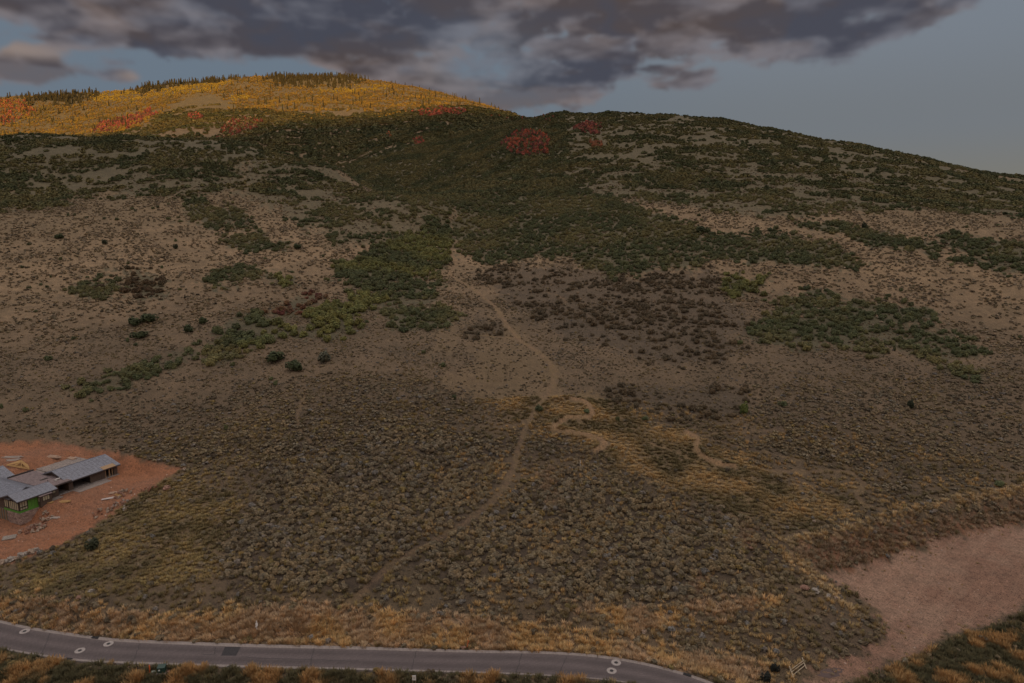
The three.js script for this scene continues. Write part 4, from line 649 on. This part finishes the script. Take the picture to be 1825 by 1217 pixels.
// ------------------------------------------------------------------ house under construction
{
  const house = thing('unfinished_house', 'long unfinished house with grey gable roofs, brown siding and a green sheathed wing', 'house', [HO[0], PAD, HO[1]], Math.atan2(0.908, 0.42));
  const feltTex = noiseTexture(256, (s) => { const q = clamp(0.86 + (s - 0.5) * 0.7, 0.5, 1) * 255; return [q, q, q]; }, true, 31);
  const felt = mat([0.245, 0.250, 0.292], 0.62, { map: feltTex }), fascia = mat([0.055, 0.045, 0.042], 0.8), flat = mat([0.25, 0.185, 0.178], 0.9, { map: feltTex }), siding = mat([0.125, 0.085, 0.062], 0.85, { map: feltTex }), sidingDark = mat([0.085, 0.056, 0.046], 0.85), green = mat([0.13, 0.36, 0.045], 0.7, { map: feltTex }), frame = mat([0.045, 0.034, 0.028], 0.7), pane = new THREE.MeshPhysicalMaterial({ color: lin(0.40, 0.37, 0.26), roughness: 0.25 }), timber = mat([0.33, 0.215, 0.12], 0.9), conc = mat([0.33, 0.27, 0.235], 0.95, { map: concreteTex }), inside_ = mat([0.03, 0.024, 0.02], 1), stoneMats = [[0.50, 0.37, 0.32], [0.58, 0.44, 0.385], [0.42, 0.31, 0.27]].map((c) => mat(c, 0.95, { map: rockTex })), grey = mat([0.14, 0.13, 0.11], 0.9);
  // a gable roof: axis 'u' or 'v'; eave height e, ridge height r
  const rf = (name, axis, a0, a1, mid, half, e, r, parent = house, th = 0.22) => {
    const bodies = [], run = Math.hypot(half, r - e), ang = Math.atan2(r - e, half);
    const group = mesh(name, new THREE.BufferGeometry(), felt, parent), geos = [];
    for (const s of [-1, 1]) {
      const g = new THREE.BoxGeometry(a1 - a0, th, run + 0.03); g.rotateX(s * ang); g.translate((a0 + a1) / 2, (e + r) / 2 - th * 0.3, s * half / 2); if (axis === 'v') g.rotateY(-Math.PI / 2); geos.push(g);
    }
    const G0 = mergeGeometries(geos); G0.translate(axis === 'u' ? 0 : mid, 0, axis === 'u' ? mid : 0); group.geometry = G0;
    // dark boards under the eaves and along the rakes
    const eb = []; for (const s of [-1, 1]) { const g = box(a0 - 0.02, a1 + 0.02, e - 0.34, e - 0.10, s * half - 0.05 * s - 0.04, s * half - 0.05 * s + 0.04); if (axis === 'v') g.rotateY(-Math.PI / 2); eb.push(g); }
    for (const s of [-1, 1]) for (const q of [a0 + 0.03, a1 - 0.03]) { const g = new THREE.BoxGeometry(0.1, 0.26, run); g.rotateX(s * ang); g.translate(q, (e + r) / 2 - 0.26, s * half / 2); if (axis === 'v') g.rotateY(-Math.PI / 2); eb.push(g); }
    const sb = []; for (const s of [-1, 1]) for (let q = a0 + 0.9; q < a1 - 0.4; q += 1.05) { const g = new THREE.BoxGeometry(0.035, 0.03, run - 0.1); g.rotateX(s * ang); g.translate(q, (e + r) / 2 + th * 0.25 + 0.03, s * half / 2); if (axis === 'v') g.rotateY(-Math.PI / 2); sb.push(g); }
    const SB = mergeGeometries(sb); SB.translate(axis === 'u' ? 0 : mid, 0, axis === 'u' ? mid : 0); mesh('roof_seam', SB, felt, group);
    const F = mergeGeometries(eb); F.translate(axis === 'u' ? 0 : mid, 0, axis === 'u' ? mid : 0); mesh('fascia', F, fascia, group);
    const rg = box(a0, a1, r - 0.02, r + 0.05, -0.12, 0.12); if (axis === 'v') rg.rotateY(-Math.PI / 2); rg.translate(axis === 'u' ? 0 : mid, 0, axis === 'u' ? mid : 0); mesh('ridge_cap', rg, felt, group);
    return group;
  };
  const gable = (name, u, v0, v1, e, r, m, th = 0.16) => { const mid = (v0 + v1) / 2, sh = new THREE.Shape([new THREE.Vector2(v0, 0), new THREE.Vector2(v1, 0), new THREE.Vector2(v1, e), new THREE.Vector2(mid, r), new THREE.Vector2(v0, e)]); const g = new THREE.ExtrudeGeometry(sh, { depth: th, bevelEnabled: false }); g.rotateY(-Math.PI / 2); g.translate(u + th, 0, 0); return mesh(name, g, m, house); };
  // garage wing
  const roofA = rf('roof', 'u', -0.6, 14.1, 0, 6, 2.75, 4.75);
  mesh('roof_sheathing', new THREE.BoxGeometry(3.6, 0.06, 1.5).rotateX(Math.atan2(2, 6)).translate(10.9, 2.98 + 0.09, 5.45), timber, roofA);
  mesh('foundation', box(-5.2, 13.6, -0.5, 0.12, -5.5, 6.05), conc, house);
  gable('gable_wall', 0, -5.4, 5.4, 2.7, 4.5, siding); gable('gable_wall', 13.3, -5.4, 5.4, 2.7, 4.5, siding);
  mesh('wall', box(0.1, 13.3, 0.12, 2.75, -5.45, -5.3), siding, house);
  const wf = (u0, u1, y0, y1, m, name = 'wall', v0 = 5.25, v1 = 5.42) => mesh(name, box(u0, u1, y0, y1, v0, v1), m, house);
  wf(0.0, 1.2, 0.12, 2.74, siding); wf(1.2, 5.8, 2.42, 2.74, sidingDark, 'lintel');
  for (let i = 0; i < 7; i++) wf(5.8 + i * 0.6, 5.8 + i * 0.6 + 0.58, 0.12, 2.74, siding, 'siding_panel', 5.25, 5.42 + (i % 2) * 0.012);
  wf(10.0, 12.4, 2.45, 2.74, sidingDark, 'lintel'); wf(12.4, 13.4, 0.12, 2.74, siding); wf(11.0, 11.3, 0.12, 2.45, timber, 'post'); wf(10.0, 10.16, 0.12, 2.45, timber, 'post'); wf(11.9, 12.06, 0.12, 2.45, timber, 'post');
  mesh('interior_wall', box(5.9, 6.05, 0.12, 2.7, -5.3, 5.2), inside_, house); mesh('ceiling', box(0.2, 13.2, 2.66, 2.72, -5.2, 5.2), inside_, house);
  mesh('driveway_slab', box(0.6, 9.6, -0.25, 0.06, 6.05, 8.6), conc, house);
  // low connector with the flat roof
  const flatRoof = mesh('flat_roof', box(-6.2, 0.3, 3.0, 3.24, -9.2, 6.5), flat, house);
  mesh('fascia', box(-6.25, 0.32, 2.86, 3.14, 6.5, 6.6), fascia, flatRoof); mesh('parapet', box(-6.2, 0.3, 3.24, 3.6, -9.3, -9.1), fascia, flatRoof); mesh('skylight', box(-3.4, -1.6, 3.24, 3.34, -0.6, 0.1), frame, flatRoof); mesh('vent_pipe', new THREE.CylinderGeometry(0.09, 0.09, 0.7, 10).translate(-3.6, 3.55, 3.2), frame, flatRoof);
  mesh('membrane_roll', mergeGeometries([new THREE.CylinderGeometry(0.2, 0.2, 1.1, 12).rotateZ(Math.PI / 2).translate(-1.2, 3.44, 3.3), new THREE.CylinderGeometry(0.14, 0.14, 0.8, 12).rotateX(Math.PI / 2).translate(-1.9, 3.38, 3.6)]), mat([0.5, 0.46, 0.42]), flatRoof);
  mesh('wall', box(-5.4, -3.0, 0.12, 2.9, 6.0, 6.15), siding, house); mesh('wall', box(-6.0, 0.1, -0.2, 3.0, -9.0, -8.85), siding, house); mesh('wall', box(-3.1, -2.95, 0.12, 2.9, 2.0, 6.0), sidingDark, house); mesh('wall', box(-3.0, 0, 0.12, 2.9, 1.9, 2.05), inside_, house);
  const win = (name, u0, u1, y0, y1, v, panes, axis = 'u', parent = house, dirn = 1) => {       // frame with proud bars and set-back panes
    const L = (a0, a1, b0, b1, c0, c1) => { const p = v + dirn * c0, q = v + dirn * c1; return axis === 'u' ? box(a0, a1, b0, b1, Math.min(p, q), Math.max(p, q)) : box(Math.min(p, q), Math.max(p, q), b0, b1, a0, a1); };
    const f = 0.08, bars = [L(u0, u1, y0, y0 + f, 0, 0.09), L(u0, u1, y1 - f, y1, 0, 0.09)];
    for (let i = 0; i <= panes; i++) { const c = mix(u0 + f / 2, u1 - f / 2, i / panes); bars.push(L(c - f / 2, c + f / 2, y0 + f, y1 - f, 0, 0.085)); }
    const w = mesh(name, mergeGeometries(bars), frame, parent);
    for (let i = 0; i < panes; i++) { const a = mix(u0 + f / 2, u1 - f / 2, i / panes) + f / 2, b = mix(u0 + f / 2, u1 - f / 2, (i + 1) / panes) - f / 2; mesh('pane', L(a, b, y0 + f, y1 - f, 0.0, 0.03), pane, w); }
    return w;
  };
  win('window', -4.5, -3.7, 1.2, 2.3, 6.15, 1);
  // green sheathed wing
  rf('roof', 'u', -13.7, -4.2, 4.4, 3.5, 2.75, 3.95);
  gable('gable_wall', -13.05, 1.3, 7.2, 2.68, 3.72, sidingDark); mesh('wall', box(-13.0, -5.4, 0.02, 2.72, 7.05, 7.2), sidingDark, house);
  mesh('wall_sheathing', box(-11.0, -8.75, 0.05, 2.7, 7.2, 7.26), green, house);
  for (const u of [-10.25, -9.5]) mesh('seam', box(u - 0.02, u + 0.02, 0.05, 2.7, 7.26, 7.28), frame, house);
  mesh('floor_band', mergeGeometries([box(-13.12, -8.7, -0.42, 0.05, 7.0, 7.3), box(-13.16, -13.0, -0.42, 0.05, 1.2, 7.28)]), green, house);
  win('window', -12.9, -11.15, 0.9, 2.55, 7.2, 3); win('window', -12.9, -11.15, 0.15, 0.85, 7.2, 3);
  win('window', 1.5, 3.1, 0.35, 2.5, -13.05, 2, 'v', house, -1); win('window', 3.3, 7.1, 0.15, 2.35, -13.05, 5, 'v', house, -1); win('window', 3.3, 5.3, 2.45, 3.05, -13.05, 3, 'v', house, -1);
  const bay = mesh('bay', box(-8.7, -6.0, -0.4, 2.3, 7.2, 8.3), siding, house); mesh('bay_roof', box(-8.9, -5.8, 2.3, 2.46, 7.0, 8.55), flat, bay); win('window', -8.2, -6.5, 1.0, 2.2, 8.3, 3, 'u', bay); win('window', 7.3, 8.2, 0.9, 2.2, -8.7, 2, 'v', bay, -1);
  mesh('doorway', box(-5.98, -5.42, 0.1, 2.2, 7.0, 7.22), inside_, house); mesh('wall', box(-5.42, -5.3, 0.1, 2.72, 6.0, 7.2), sidingDark, house); mesh('porch_slab', box(-6.0, -3.0, -0.3, 0.12, 6.05, 7.9), conc, house);
  // cross wing and rear wing to the left
  rf('roof', 'v', -15.0, 4.3, -9.4, 4.0, 2.72, 4.45); mesh('wall', box(-12.8, -6.0, -0.4, 2.7, -14.4, 1.3), siding, house);
  rf('roof', 'u', -18, -3.2, -16.2, 5, 2.75, 4.7); mesh('wall', box(-17.2, -4.0, -0.4, 2.72, -20.6, -11.9), siding, house);
  gable('gable_wall', -4.0, -20.6, -11.8, 2.7, 4.45, siding);
  // walkout basement: studded wall and the stone corner, stone by stone
  mesh('basement_wall', box(-12.9, -9.2, -3.6, -0.42, 1.3, 6.9), grey, house);
  for (let i = 0; i < 8; i++) mesh('stud', box(-13.06, -12.9, -3.5, -0.45, -5 + i * 1.05, -4.86 + i * 1.05), timber, house);
  mesh('basement_wall', box(-12.9, -12.0, -3.6, -0.42, -14, 1.3), grey, house);
  const sr = rng(66), stoneBox = [1, 2, 3].map((s) => { const g = new THREE.BoxGeometry(1, 1, 1, 2, 2, 2), q = g.attributes.position; for (let i = 0; i < q.count; i++) { const x = q.getX(i), y = q.getY(i), z = q.getZ(i); q.setXYZ(i, x + 0.10 * n3(x * 2 + s, y * 2, z * 2), y + 0.12 * n3(x * 2, y * 2 + s, z * 2), z + 0.10 * n3(x * 2, y * 2, z * 2 + s)); } g.computeVertexNormals(); return g; });
  const stone = (u, y, v, su, sy, sv) => { const o = mesh('stone', stoneBox[Math.floor(sr() * 3)], stoneMats[Math.floor(sr() * 3)], house); o.position.set(u, y, v); o.scale.set(su, sy, sv); };
  for (let row = 0; row < 7; row++) {
    const y = -3.35 + row * 0.45; let v = 2.6 + (row % 2) * 0.3; while (v < 7.3) { const l = 0.6 + 0.6 * sr(); stone(-13.0 - 0.12 * sr(), y, v + l / 2, 0.5, 0.42, l * 0.97); v += l; }
    let u = -13.1; const end = -8.4 + 0.15 * row; while (u < end) { const l = 0.6 + 0.6 * sr(); stone(u + l / 2, y, 7.2 + 0.12 * sr(), l * 0.97, 0.42, 0.5); u += l; }
  }

  // ---------------------------------------------------------------- things lying about the site
  const planks = (px, py, n, len, turn, label, m = timber) => {
    const p = at(px, py), r = rng(px * 7 + py), t = thing('lumber_pile', label, 'lumber pile', [p.x, p.y, p.z], turn);
    for (let i = 0; i < n; i++) { const o = mesh('plank', i % 2 ? plankB : plankA, m, t), lay = Math.floor(i / 4); o.position.set((r() - 0.5) * 0.8, 0.06 + lay * 0.1, (i % 4 - 1.5) * 0.34); o.rotation.y = (r() - 0.5) * 0.35; o.scale.set(len * (0.75 + 0.4 * r()), 1, 1); }
  };
  const plankA = new THREE.BoxGeometry(1, 0.08, 0.28), plankB = new THREE.BoxGeometry(1, 0.1, 0.2), pale = mat([0.40, 0.27, 0.19], 0.9), ochre = mat([0.42, 0.25, 0.10], 0.9), greyWood = mat([0.34, 0.28, 0.24], 0.9);
  planks(22, 815, 6, 5, 0.05, 'long grey planks stacked behind the house, at the photo edge', greyWood); planks(24, 820, 5, 3, 0.4, 'short grey planks behind the house, below the long ones', greyWood);
  planks(95, 815, 14, 4, -0.25, 'pale lumber spread behind the garage roof, left half', pale); planks(125, 817, 12, 4, -0.4, 'pale lumber spread behind the garage roof, right half', pale);
  planks(85, 896, 8, 2.2, 0.1, 'ochre lumber stack against the wall beside the porch', ochre); planks(116, 894, 6, 2.2, 0.15, 'ochre lumber stack right of the porch slab', ochre); planks(212, 883, 10, 2.0, 0.2, 'lumber heap at the right end of the garage wing', ochre);
  planks(96, 922, 4, 3, -0.15, 'two grey beams lying on the red earth in front of the bay', greyWood); planks(203, 878, 4, 2, 0.5, 'broken boards against the garage corner', pale); planks(197, 888, 3, 4, 0.62, 'white boards lying across the rubble in front of the garage', mat([0.5, 0.45, 0.42]));
  { // roof trusses
    const p = at(38, 829), t = thing('roof_truss_stack', 'stack of orange wooden roof trusses behind the house', 'truss stack', [p.x, p.y, p.z], -0.1), bar = (a, b) => { const g = new THREE.BoxGeometry(Math.hypot(b[0] - a[0], b[1] - a[1]), 0.14, 0.08); g.rotateZ(Math.atan2(b[1] - a[1], b[0] - a[0])); g.translate((a[0] + b[0]) / 2, (a[1] + b[1]) / 2 + 0.1, 0); return g; };
    const tg = mergeGeometries([bar([-3, 0], [3, 0]), bar([-3, 0], [0, 1.5]), bar([0, 1.5], [3, 0]), bar([-1, 0], [0, 1.5]), bar([1, 0], [0, 1.5])]);
    for (let i = 0; i < 6; i++) { const o = mesh('truss', tg, ochre, t); o.position.set(i * 0.3 - 1, 0, i * 0.35); o.rotation.x = -0.9; o.rotation.y = i * 0.06; }
  }
  { const p = at(100, 828), g = thing('concrete_slab', 'grey concrete slab poured behind the garage wing', 'slab', [p.x, p.y, p.z], Math.atan2(0.908, 0.42)); mesh('slab', box(-5, 6, -0.6, 0.35, -4.5, 4.5), conc, g); mesh('step', box(-6.2, -5, -0.6, 0.15, -2, 3.6), conc, g); }
  const heap = (px, py, wpx, n, tones, label) => {
    const p = at(px, py), k = Math.hypot(p.x, p.y - EYE, p.z) / FOCAL, R = wpx * k / 2, r = rng(px * 3 + py), t = thing('rubble_heap', label, 'rubble heap', [p.x, p.y, p.z]);
    for (let i = 0; i < n; i++) { const o = mesh('stone', rocks[i % 5], rockMats[tones[i % tones.length]], t), a = r() * 6.28, q = Math.sqrt(r()) * R, s = 0.2 + 0.3 * r(); o.position.set(Math.cos(a) * q, ground(p.x + Math.cos(a) * q, p.z + Math.sin(a) * q) - p.y + s * 0.3 + (1 - q / R) * R * 0.22, Math.sin(a) * q); o.rotation.set(r() * 6, r() * 6, r() * 6); o.scale.set(s * (0.8 + 0.5 * r()), s * 0.7, s); }
  };
  heap(60, 943, 34, 34, [0, 1, 0], 'pink rubble spilling from the stone corner of the house'); heap(80, 925, 22, 22, [1, 1, 2], 'ochre stone heap right of the stone corner'); heap(76, 941, 14, 10, [1, 2], 'small ochre stone heap below the larger ochre one');
  heap(220, 880, 34, 20, [1, 0], 'stone and wood rubble at the right end of the garage wing'); heap(218, 902, 44, 24, [1, 0, 3], 'pale rubble scattered on the earth in front of the garage'); heap(178, 914, 26, 12, [1, 2], 'low rubble scatter in front of the porch'); heap(265, 873, 22, 10, [2], 'dark red rubble near the right end of the pad');
  { const p = at(17, 959), t = thing('pallet', 'grey pallet of slabs on the earth below the stone corner', 'pallet', [p.x, p.y, p.z], 0.5); for (let i = 0; i < 5; i++) mesh('slab', box(-1.3, 1.3, 0.12, 0.3, -1.1 + i * 0.45, -0.72 + i * 0.45), rockMats[3], t); mesh('base', box(-1.25, 1.25, -0.1, 0.12, -1, 1), greyWood, t); }
}

// ------------------------------------------------------------------ stakes, signs and boxes by the road
const white = mat([0.78, 0.76, 0.73], 0.6), orange = mat([0.70, 0.13, 0.03], 0.6), wood = mat([0.34, 0.25, 0.17], 0.9);
const pxm = (p) => Math.hypot(p.x, p.y - EYE, p.z) / FOCAL;
{
  const p = at(1034, 832), t = thing('survey_stake', 'thin white survey stake standing in the sagebrush', 'stake', [p.x, p.y, p.z]); mesh('post', new THREE.CylinderGeometry(0.06, 0.06, 1.9, 8).translate(0, 0.85, 0), white, t); mesh('cap', new THREE.ConeGeometry(0.062, 0.12, 8).translate(0, 1.86, 0), white, t);
}
{
  const p = at(458, 1122), t = thing('lot_sign', 'white lot sign post with a pointed board above the kerb', 'sign', [p.x, p.y, p.z], 0.5);
  mesh('post', box(-0.06, 0.06, -0.2, 1.75, -0.06, 0.06), white, t);
  const sh = new THREE.Shape([[-0.34, 0.55], [-0.1, 1.0], [-0.2, 1.0], [-0.2, 1.35], [0.22, 1.35], [0.22, 0.8]].map(([x, y]) => new THREE.Vector2(x, y)));
  mesh('board', new THREE.ExtrudeGeometry(sh, { depth: 0.05, bevelEnabled: false }).translate(0, 0, 0.06), white, t);
}
{
  const p = at(832, 1154), t = thing('marker_stake', 'orange marker stake leaning beside the uphill kerb', 'stake', [p.x, p.y, p.z]), g = box(-0.06, 0.06, -0.2, 1.35, -0.03, 0.03); g.rotateZ(-0.22); mesh('post', g, orange, t); const b = box(-0.16, 0.16, 1.3, 1.42, -0.02, 0.02); b.rotateZ(-0.22); mesh('flag', b, orange, t);
  const o = mesh('boulder', rocks[2], rockMats[0]); o.position.set(p.x - 0.6, p.y + 0.15, p.z + 0.2); o.scale.set(0.55, 0.3, 0.4); tag(o, 'flat pink boulder at the foot of the leaning orange stake', 'boulder');
}
{
  const p = at(738.5, 1221), k = pxm(p), t = thing('notice_board', 'small white notice sign on two wooden posts at the bottom edge', 'sign', [p.x, p.y, p.z]);
  for (const s of [-1, 1]) mesh('post', box(s * 0.24 - 0.045, s * 0.24 + 0.045, -0.3, 1.25, -0.05, 0.05), wood, t);
  mesh('board', box(-0.31, 0.31, 0.95, 1.85, 0.05, 0.09), white, t);
  const c = document.createElement('canvas'); c.width = 64; c.height = 96; const q = c.getContext('2d'); q.fillStyle = '#d8d2cb'; q.fillRect(0, 0, 64, 96); q.fillStyle = '#8d8580'; for (const [y, w] of [[28, 30], [38, 36], [50, 26], [60, 34]]) q.fillRect(32 - w / 2, y, w, 4);
  const tx = new THREE.CanvasTexture(c); tx.colorSpace = THREE.SRGBColorSpace;
  mesh('print', new THREE.PlaneGeometry(0.58, 0.86).translate(0, 1.4, 0.094), new THREE.MeshStandardMaterial({ map: tx, roughness: 0.7 }), t);
}
{
  const p = at(267.5, 1198), t = thing('utility_marker', 'orange utility marker post beside the downhill kerb', 'marker post', [p.x, p.y, p.z]); mesh('post', new THREE.CylinderGeometry(0.09, 0.11, 1.35, 10).translate(0, 0.6, 0), orange, t); mesh('cap', new THREE.SphereGeometry(0.1, 10, 6).translate(0, 1.28, 0), orange, t); mesh('base', new THREE.CylinderGeometry(0.19, 0.21, 0.2, 10), mat([0.45, 0.08, 0.03]), t);
  const b = thing('meter_box', 'small pale meter box lid beside the orange marker post', 'meter box', [p.x + 0.55, ground(p.x + 0.55, p.z + 0.1), p.z - 0.1], 0.3); mesh('body', box(-0.3, 0.3, -0.2, 0.16, -0.22, 0.22), mat([0.30, 0.34, 0.29]), b); mesh('lid', box(-0.32, 0.32, 0.16, 0.2, -0.24, 0.24), mat([0.42, 0.46, 0.38]), b);
  const u = at(289, 1198), g = thing('utility_cabinet', 'dark green utility cabinet on a concrete pad by the road', 'utility cabinet', [u.x, u.y, u.z], 0.15);
  const gm = mat([0.018, 0.048, 0.036], 0.5); mesh('pad', box(-0.75, 0.75, -0.2, 0.14, -0.6, 0.6), concrete, g); mesh('body', box(-0.6, 0.6, 0.14, 1.0, -0.45, 0.42), gm, g);
  const sh = new THREE.Shape([new THREE.Vector2(-0.48, 1.0), new THREE.Vector2(0.46, 1.0), new THREE.Vector2(0.46, 1.08), new THREE.Vector2(-0.48, 1.28)]); mesh('lid', new THREE.ExtrudeGeometry(sh, { depth: 1.26, bevelEnabled: false }).rotateY(-Math.PI / 2).translate(0.63, 0, 0), gm, g);
  mesh('door_seam', box(-0.01, 0.01, 0.2, 0.98, 0.42, 0.43), darkHole, g); mesh('label_plate', box(-0.42, -0.14, 0.55, 0.8, 0.42, 0.435), mat([0.6, 0.62, 0.58]), g);
  const o = mesh('boulder', rocks[1], rockMats[0]); o.position.set(u.x + 1.15, u.y + 0.12, u.z); o.scale.setScalar(0.3); tag(o, 'pink boulder just right of the green utility cabinet', 'boulder');
}
{ // wooden barrier frame tipped over beside the dirt road
  const a = at(1406, 1192), b = at(1415, 1211), c = at(1429, 1177), d = at(1437, 1193), o = a.clone().add(d).multiplyScalar(0.5), t = thing('barrier_frame', 'weathered wooden barrier frame of two posts and three rails by the dirt road', 'barrier', [o.x, o.y, o.z]);
  const bar = (p, q, w) => { const L = p.distanceTo(q), g = new THREE.BoxGeometry(w, w, L), m = new THREE.Matrix4().lookAt(p, q, new THREE.Vector3(0, 1, 0)); g.applyMatrix4(m); const mm = p.clone().add(q).multiplyScalar(0.5).sub(o); g.translate(mm.x, mm.y, mm.z); return g; };
  const pale = mat([0.40, 0.32, 0.22], 0.9), up = new THREE.Vector3(0, 0.55, 0), A = a.clone().add(up), Cc = c.clone().add(up), lo = new THREE.Vector3(0, 0.12, 0), B = b.clone().add(lo), D = d.clone().add(lo);
  mesh('post', bar(A, B, 0.13), pale, t); mesh('post', bar(Cc, D, 0.13), pale, t);
  for (const k of [0.3, 0.47, 0.72]) mesh('rail', bar(A.clone().lerp(B, k), Cc.clone().lerp(D, k * 0.95), 0.1), pale, t);
}
{ // dark wet patch where the dirt road narrows
  const q = at(1482, 1199), g = new THREE.CircleGeometry(1, 40), p = g.attributes.position; for (let i = 0; i < p.count; i++) { const x0 = p.getX(i), y0 = p.getY(i), k = 1 + 0.25 * n2(x0 * 1.3, y0 * 1.3), x = q.x + x0 * k * 2.4 + y0 * 0.6, z = q.z - y0 * k * 0.9 - x0 * 0.55; p.setXYZ(i, x, ground(x, z) + 0.03, z); } g.computeVertexNormals();
  tag(mesh('mud_patch', g, mat([0.075, 0.042, 0.034], 0.55, { side: THREE.DoubleSide })), 'dark mud patch on the dirt road near the bottom edge', 'mud patch');
}
renderer.render(scene, camera);
